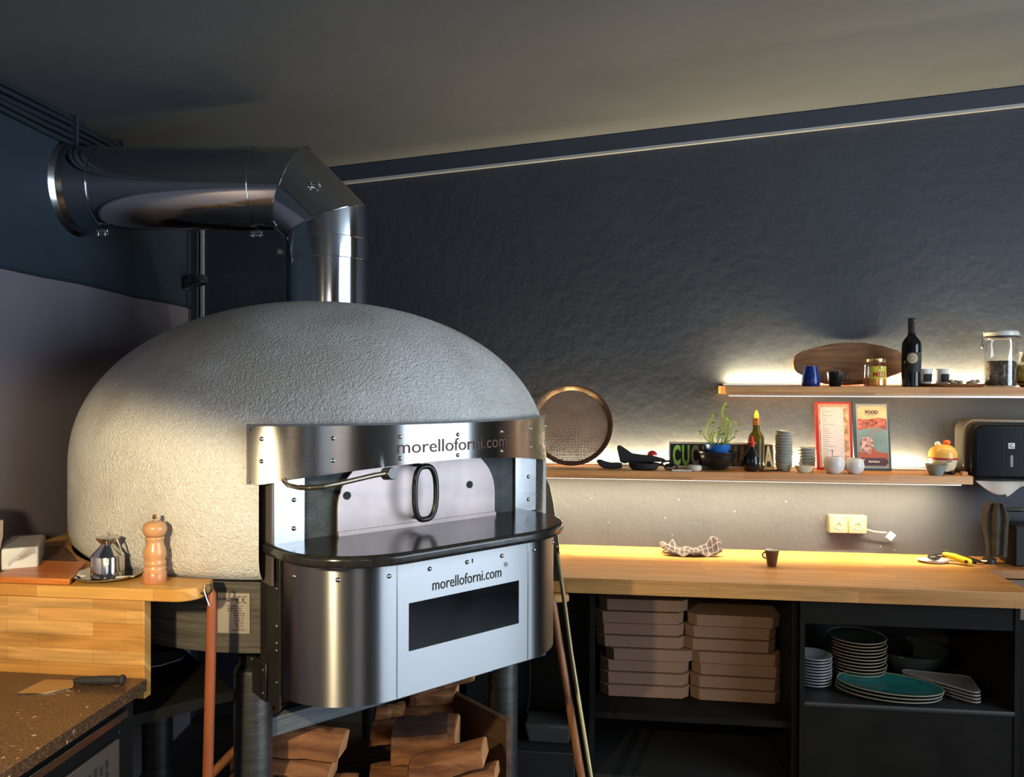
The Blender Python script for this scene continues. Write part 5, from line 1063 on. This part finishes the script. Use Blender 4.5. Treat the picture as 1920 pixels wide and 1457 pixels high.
for dx in (-0.018, 0.022): MB().ball((dx, -0.030, 0.009), 0.019, 0.017, 0.009, 14).build('foot', M_black, YC)
WBk = MB().box(-0.011, 0.011, -0.011, 0.011, 0, 0.016).build('wood_block', M_shelf, loc=(1.515, 3.545, ZL), bevel=0.001); tag(WBk, 'tiny wooden block at the right end of the lower shelf', 'block')
# towel dispenser
DS = thing('towel_dispenser', 'glossy black wall-mounted paper towel dispenser right of the lower shelf', 'dispenser', (1.735, 3.728, 1.255))
def rr_(w0, w1, z0, z1, r, n=8):
    out = []
    for cx_, cz_, s_ in ((w1 - r, z1 - r, 0), (w0 + r, z1 - r, 90), (w0 + r * 0.4, z0 + r * 0.4, 180), (w1 - r * 0.4, z0 + r * 0.4, 270)):
        q_ = r if s_ < 180 else r * 0.4
        for i in range(n + 1): a_ = R(s_ + 90 * i / n); out.append((cx_ + q_ * math.cos(a_), cz_ + q_ * math.sin(a_)))
    return out
YZ = lambda y: Matrix(((1, 0, 0, 0), (0, 0, 1, y), (0, 1, 0, 0), (0, 0, 0, 1)))
MB().prism(rr_(-0.185, 0.17, 0.0, 0.262, 0.05), 0, 0.10, YZ(-0.10)).build('back_shell', mat('smoky_shell', (0.06, 0.055, 0.05), 0.15), DS, bevel=0.006)
cvr = MB().prism(rr_(-0.172, 0.16, 0.006, 0.250, 0.045), 0, 0.06, YZ(-0.155)).build('cover', mat('cover_black', (0.008, 0.009, 0.011), 0.16, spec=0.07), DS, bevel=0.020, seg=5)
MB().box(-0.052, -0.050, -0.1562, -0.154, 0.02, 0.22).build('panel_line', M_blackm, cvr); MB().box(0.010, 0.012, -0.1562, -0.154, 0.02, 0.22).build('panel_line', M_blackm, cvr)
MB().box(-0.032, -0.006, -0.157, -0.155, 0.140, 0.164).build('logo_badge', M_white, DS, bevel=0.003)
vs, fs = text_mesh('C', 0.020, 0.0004, 0.0006); mb = MB().add([(v[0] - 0.021, v[1] - 0.1576, v[2] + 0.1455) for v in vs], fs); vs, fs = text_mesh('c', 0.010, 0.0004, 0.0004); mb.add([(v[0] - 0.012, v[1] - 0.1576, v[2] + 0.1445) for v in vs], fs); mb.build('logo_lettering', M_ink, DS, smooth=0)
MB().box(-0.024, -0.012, -0.157, -0.155, 0.062, 0.112).build('level_window', mat('grey_window', (0.16, 0.15, 0.16), 0.2), DS, bevel=0.003)
MB().grid(lambda u, v: (-0.140 + 0.20 * u, -0.11 + 0.006 * math.sin(u * 9), -0.004 - v * (0.055 * math.sin(PI * min(1, u * 1.05)) ** 1.2 + 0.016 * (u > 0.6) + 0.004)), 24, 6).build('paper_towel', mat('tissue', (0.70, 0.58, 0.48), 0.9), DS, thick=0.002)
# double socket
SK = thing('power_socket', 'beige double power socket on the wall above the worktop', 'socket', (1.087, 3.728, 0.996))
MB().box(-0.0815, 0.0815, -0.042, 0, 0, 0.080).build('housing', M_socket, SK, bevel=0.003)
for sx in (-1, 1):
    fp = MB().box(sx * 0.041 - 0.0385, sx * 0.041 + 0.0385, -0.046, -0.042, 0.002, 0.078).build('face_plate', M_socket, SK, bevel=0.0015)
    c_ = sx * 0.041
    MB().tube([(c_ + 0.0205 * math.cos(2 * PI * i / 32), -0.047, 0.040 + 0.0205 * math.sin(2 * PI * i / 32)) for i in range(32)], 0.0018, 6, closed=True).build('ring', M_cream, fp)
    MB().cyl((c_, -0.0462, 0.040), (c_, -0.0468, 0.040), 0.019, 28).build('well', mat('socket_well', (0.20, 0.13, 0.10), 0.5), fp)
    mb = MB()
    for dx in (-0.0095, 0.0095): mb.cyl((c_ + dx, -0.0466, 0.040), (c_ + dx, -0.0473, 0.040), 0.0026, 10)
    mb.build('pin_holes', M_blackm, fp); MB().cyl((c_, -0.0466, 0.047), (c_, -0.060, 0.047), 0.0024, 10).build('earth_pin', M_inox, fp)
    MB().box(c_ - 0.02, c_ + 0.02, -0.0468, -0.0458, 0.0125, 0.0138).build('mark', M_cream, fp); MB().box(c_ - 0.02, c_ + 0.02, -0.0468, -0.0458, 0.0645, 0.0655).build('mark', M_cream, fp)
CN = thing('cable_connector', 'cream cable with loose connector block hanging right of the socket', 'connector', (1.17, 3.70, 1.0))
MB().tube([(0, 0.0, 0.014), (0.03, -0.003, 0.006), (0.06, -0.004, 0.003), (0.086, -0.004, 0.003)], 0.0032, 8).build('cable', M_cream, CN)
MB().box(-0.012, 0.014, -0.012, 0.004, -0.017, 0.017, Matrix.Translation((0.102, 0, -0.012)) @ Matrix.Rotation(R(38), 4, 'Y')).build('terminal_block', M_cream, CN, bevel=0.001)

# ================================================================== ON THE WORKTOP
ZC = 0.9025
EC = thing('espresso_cup', 'small brown espresso cup with white inside on the long worktop', 'cup', (0.700, 3.41, ZC)); M_brn = mat('brown_glaze', (0.10, 0.045, 0.022), 0.2)
cup(EC, 0.0185, 0.0300, 0.068, M_brn, M_ceram, -1, 0.0135, wall=0.0028, hz_=0.66)
# crumpled checked towel
m, nt, b = nm('checked_cotton'); b.inputs['Roughness'].default_value = 0.95
uv = N(nt, 'ShaderNodeUVMap'); br = N(nt, 'ShaderNodeTexBrick'); br.offset = 0; br.inputs['Scale'].default_value = 1; br.inputs['Brick Width'].default_value = 0.085; br.inputs['Row Height'].default_value = 0.11; br.inputs['Mortar Size'].default_value = 0.006
br.inputs['Color1'].default_value = (0.06, 0.05, 0.058, 1); br.inputs['Color2'].default_value = (0.075, 0.06, 0.068, 1); br.inputs['Mortar'].default_value = (0.26, 0.23, 0.22, 1)
nt.links.new(uv.outputs[0], br.inputs['Vector']); nt.links.new(br.outputs['Color'], b.inputs['Base Color']); M_check = m
def towel(u, v):
    # loosely bunched cloth: a few long folds, a lifted right corner and a rolled left end
    g = lambda t, c, w: math.exp(-((t - c) / w) ** 2)
    half = 0.050 * (0.72 + 0.28 * math.sin(PI * min(1, u * 1.15)) + 0.12 * math.sin(5 * u + 1))
    x = -0.125 + 0.25 * u + 0.010 * math.sin(6 * v); y = (2 * v - 1) * half - 0.012 * math.sin(3 * u)
    z = 0.005 + 0.020 * g(v, 0.30 + 0.25 * u, 0.13) + 0.024 * g(v, 0.85 - 0.35 * u, 0.12) + 0.010 * g(v, 0.05, 0.08) * (1 + math.sin(14 * u))
    z += 0.030 * g(u, 0.05, 0.09) * g(v, 0.55, 0.35) + 0.034 * g(u, 0.22, 0.05) * g(v, 0.9, 0.22) + 0.052 * g(u, 0.86, 0.08) * g(v, 0.75, 0.25) + 0.026 * g(u, 0.98, 0.10) * g(v, 0.4, 0.3) + 0.003 * math.sin(31 * u + 9 * v)
    return (x, y, max(z, 0.003))
TW = MB().grid(towel, 60, 60).build('tea_towel', M_check, loc=(0.386, 3.585, ZC + 0.001), thick=0.0035, smooth=80, rotz=R(-3)); tag(TW, 'crumpled grey checked tea towel on the worktop against the wall', 'tea towel')
# utensil heap
UT = thing('spoon_rest', 'white oval spoon rest under the utensils at the right of the worktop', 'spoon rest', (1.405, 3.575, ZC))
MB().lathe([(0.045, 0), (0.062, 0.008), (0.064, 0.011), (0.058, 0.010), (0.04, 0.004), (0.001, 0.003)], seg=36, sy=0.7).build('dish', M_ceram, UT)
LA = thing('black_ladle', 'black ladle with round bowl on the white spoon rest', 'ladle', (1.405, 3.565, ZC + 0.010))
MB().ball((0, 0, 0.012), 0.026, 0.024, 0.012, 20).build('bowl', M_black, LA); MB().tube([(0.02, 0, 0.018), (0.07, -0.01, 0.020), (0.13, -0.03, 0.010), (0.155, -0.04, 0.004)], 0.005, 10, rads=[0.004, 0.005, 0.006, 0.006]).build('handle', M_black, LA)
YH = thing('dough_cutter', 'tool with bright yellow grip and black hole lying over the ladle', 'cutter', (1.49, 3.545, ZC + 0.002))
MB().tube([(-0.050, 0.020, 0.036), (-0.040, 0.017, 0.036), (-0.01, 0.006, 0.030), (0.025, -0.014, 0.018), (0.042, -0.024, 0.013), (0.048, -0.028, 0.012)], 0.012, 12, rads=[0.006, 0.0105, 0.013, 0.015, 0.0145, 0.009]).build('grip', M_yel, YH)
MB().cyl((0.024, -0.033, 0.0165), (0.026, -0.014, 0.020), 0.0065, 14).build('grip_hole', M_blackm, YH); MB().tube([(-0.05, 0.02, 0.036), (-0.075, 0.03, 0.032), (-0.10, 0.038, 0.024)], 0.003, 8, rads=[0.004, 0.004, 0.006]).build('blade', M_inox, YH)
LT = thing('serving_tongs', 'dark steel tongs with long handle at the right end of the worktop', 'tongs', (1.53, 3.575, ZC + 0.003))
MB().tube([(-0.075, 0.04, 0.040), (-0.05, 0.035, 0.038), (0.0, 0.012, 0.024), (0.05, -0.012, 0.010), (0.068, -0.02, 0.006)], 0.006, 10, rads=[0.004, 0.006, 0.007, 0.007, 0.004]).build('arm', M_dkmetal, LT); MB().tube([(-0.07, 0.03, 0.030), (-0.02, 0.02, 0.020), (0.04, -0.02, 0.008)], 0.004, 8).build('arm', M_inox, LT)
# tap and cloth on the right
TPP = thing('water_tap', 'dark tap at the right end of the worktop under the hanging cloth', 'tap', (1.640, 3.59, 0.9015))
MB().lathe([(0.026, 0), (0.026, 0.020), (0.014, 0.026), (0.012, 0.20)], seg=24).build('body', M_dkmetal, TPP); MB().tube([(0, 0, 0.19), (0.0, -0.01, 0.215), (0.04, -0.02, 0.235), (0.12, -0.02, 0.235)], 0.010, 12).build('spout', M_dkmetal, TPP); MB().cyl((-0.02, -0.015, 0.012), (-0.045, -0.02, 0.014), 0.006, 10).build('lever', M_gold, TPP)
mb = MB(); rs = []
for k in range(16):
    v = k / 15; z = 0.268 - 0.225 * v; wdt = (0.030 + 0.030 * min(1, v * 4)) * (1 - 0.38 * v); rs.append([((0.012 * v - 0.004) + wdt * math.cos(t_) * (1 + 0.06 * math.sin(7 * t_ + v)), -0.045 + (0.022 + 0.008 * (1 - v)) * math.sin(t_) * (1 + 0.35 * math.sin(7 * t_ + 1 + 2 * v)), z + 0.006 * math.sin(3 * t_) * v) for t_ in [2 * PI * i / 56 for i in range(56)]])
mb.rings(rs)
CL = mb.build('hanging_cloth', mat('dark_cloth', (0.055, 0.045, 0.032), 0.95, var=0.3, vscale=20, bump=0.4, bscale=80), loc=(1.640, 3.585, 0.9015), smooth=60); tag(CL, 'dark olive cloth hanging over the tap', 'cloth')
DB = MB().box(-0.07, 0.10, -0.06, 0.08, 0, 0.17).build('coffee_bin', M_blackm, loc=(1.79, 3.60, 0.9015), bevel=0.006); tag(DB, 'black square bin at the right edge beside the cloth', 'bin')

# ================================================================== POLES AND PEELS RIGHT OF THE OVEN
P1 = thing('turning_peel', 'perforated metal peel head with long bronzed pole behind the granite ledge', 'peel', (0, 0, 0))
m, nt, b = nm('peel_mesh'); b.inputs['Metallic'].default_value = 0.7; b.inputs['Roughness'].default_value = 0.4
tc = N(nt, 'ShaderNodeTexCoord'); mg = N(nt, 'ShaderNodeMapping'); mg.inputs['Scale'].default_value = (70, 70, 70); nt.links.new(tc.outputs['Object'], mg.inputs[0]); ck_ = N(nt, 'ShaderNodeTexWave'); ck_.inputs['Scale'].default_value = 1.1; ck_.bands_direction = 'Z' if hasattr(ck_, 'bands_direction') else 'Z'
nt.links.new(mg.outputs[0], ck_.inputs['Vector']); cr = N(nt, 'ShaderNodeValToRGB'); cr.color_ramp.elements[0].color = (0.02, 0.012, 0.008, 1); cr.color_ramp.elements[1].color = (0.30, 0.22, 0.15, 1); nt.links.new(ck_.outputs['Fac'], cr.inputs[0]); nt.links.new(cr.outputs[0], b.inputs['Base Color'])
M_pm = m
# head stands upright: outline in a plane facing the camera, around x -0.26
hx, hy = -0.258, 3.08
out = [(hx - 0.070 + 0.0, 1.02), (hx + 0.085, 1.02), (hx + 0.075, 1.10), (hx + 0.060, 1.20)] + [(hx + 0.052 * math.cos(a_) - 0.002, 1.245 + 0.055 * math.sin(a_)) for a_ in [PI * i / 12 for i in range(13)]] + [(hx - 0.062, 1.20)]
MB().prism(out, 0, 0.003, Matrix(((1, 0, 0, 0), (0, 0, 1, hy), (0, 1, 0, 0), (0, 0, 0, 1)))).build('perforated_head', M_pm, P1)
MB().tube([(x, hy + 0.001, z) for x, z in out], 0.003, 6, closed=True).build('wire_rim', M_brass, P1)
MB().tube([(-0.185, 3.07, 1.03), (-0.150, 2.98, 0.86), (-0.118, 2.90, 0.68), (-0.03, 2.72, 0.25), (0.01, 2.65, 0.0)], 0.0085, 12).build('pole', M_brass, P1)
MB().prism([(-0.195, 0.90), (-0.165, 0.90), (-0.172, 1.03), (-0.195, 1.03)], 0, 0.002, Matrix(((1, 0, 0, 0), (0, 0, 1, 3.05), (0, 1, 0, 0), (0, 0, 0, 1)))).build('socket_plate', M_dkmetal, P1)
P2 = MB().tube([(-0.190, 2.93, 0.86), (-0.168, 2.90, 0.74), (-0.070, 2.80, 0.24), (-0.02, 2.75, 0.0)], 0.0145, 14).build('wooden_pole', M_pole); tag(P2, 'round wooden pole leaning beside the steel cover, left of the bronzed pole', 'pole')
WD = MB().box(-0.035, 0.035, -0.06, 0.06, 0, 0.032).build('wood_offcut', M_shelf, loc=(-0.185, 3.13, 0.808), bevel=0.010, seg=3, rotz=R(20)); tag(WD, 'small pale wooden bracket end under the left end of the worktop', 'bracket')
TB = MB().rings([[(-0.085, -0.06, 0), (0.085, -0.06, 0), (0.085, 0.06, 0), (-0.085, 0.06, 0)], [(-0.10, -0.07, 0.08), (0.10, -0.07, 0.08), (0.10, 0.07, 0.08), (-0.10, 0.07, 0.08)]]).build('storage_tub', mat('dim_plastic', (0.06, 0.055, 0.05), 0.3), loc=(-0.22, 3.24, 0.204), bevel=0.012, seg=3); tag(TB, 'low dark plastic tub on the box in the gloom behind the right oven leg', 'tub')
BXB = MB().box(-0.30, 0.24, -0.14, 0.14, 0, 0.203).build('storage_box', M_cabin, loc=(-0.35, 3.25, 0.0), bevel=0.004); tag(BXB, 'dark box standing on the floor between the oven and the open cabinet', 'box')
WR = MB().tube([ol(0.60, -0.47, 0.635), ol(0.602, -0.472, 0.58), ol(0.600, -0.47, 0.50), ol(0.59, -0.468, 0.445)], 0.0012, 6).build('loose_wire', M_inox); tag(WR, 'thin bright wire dangling beside the right oven leg', 'wire')
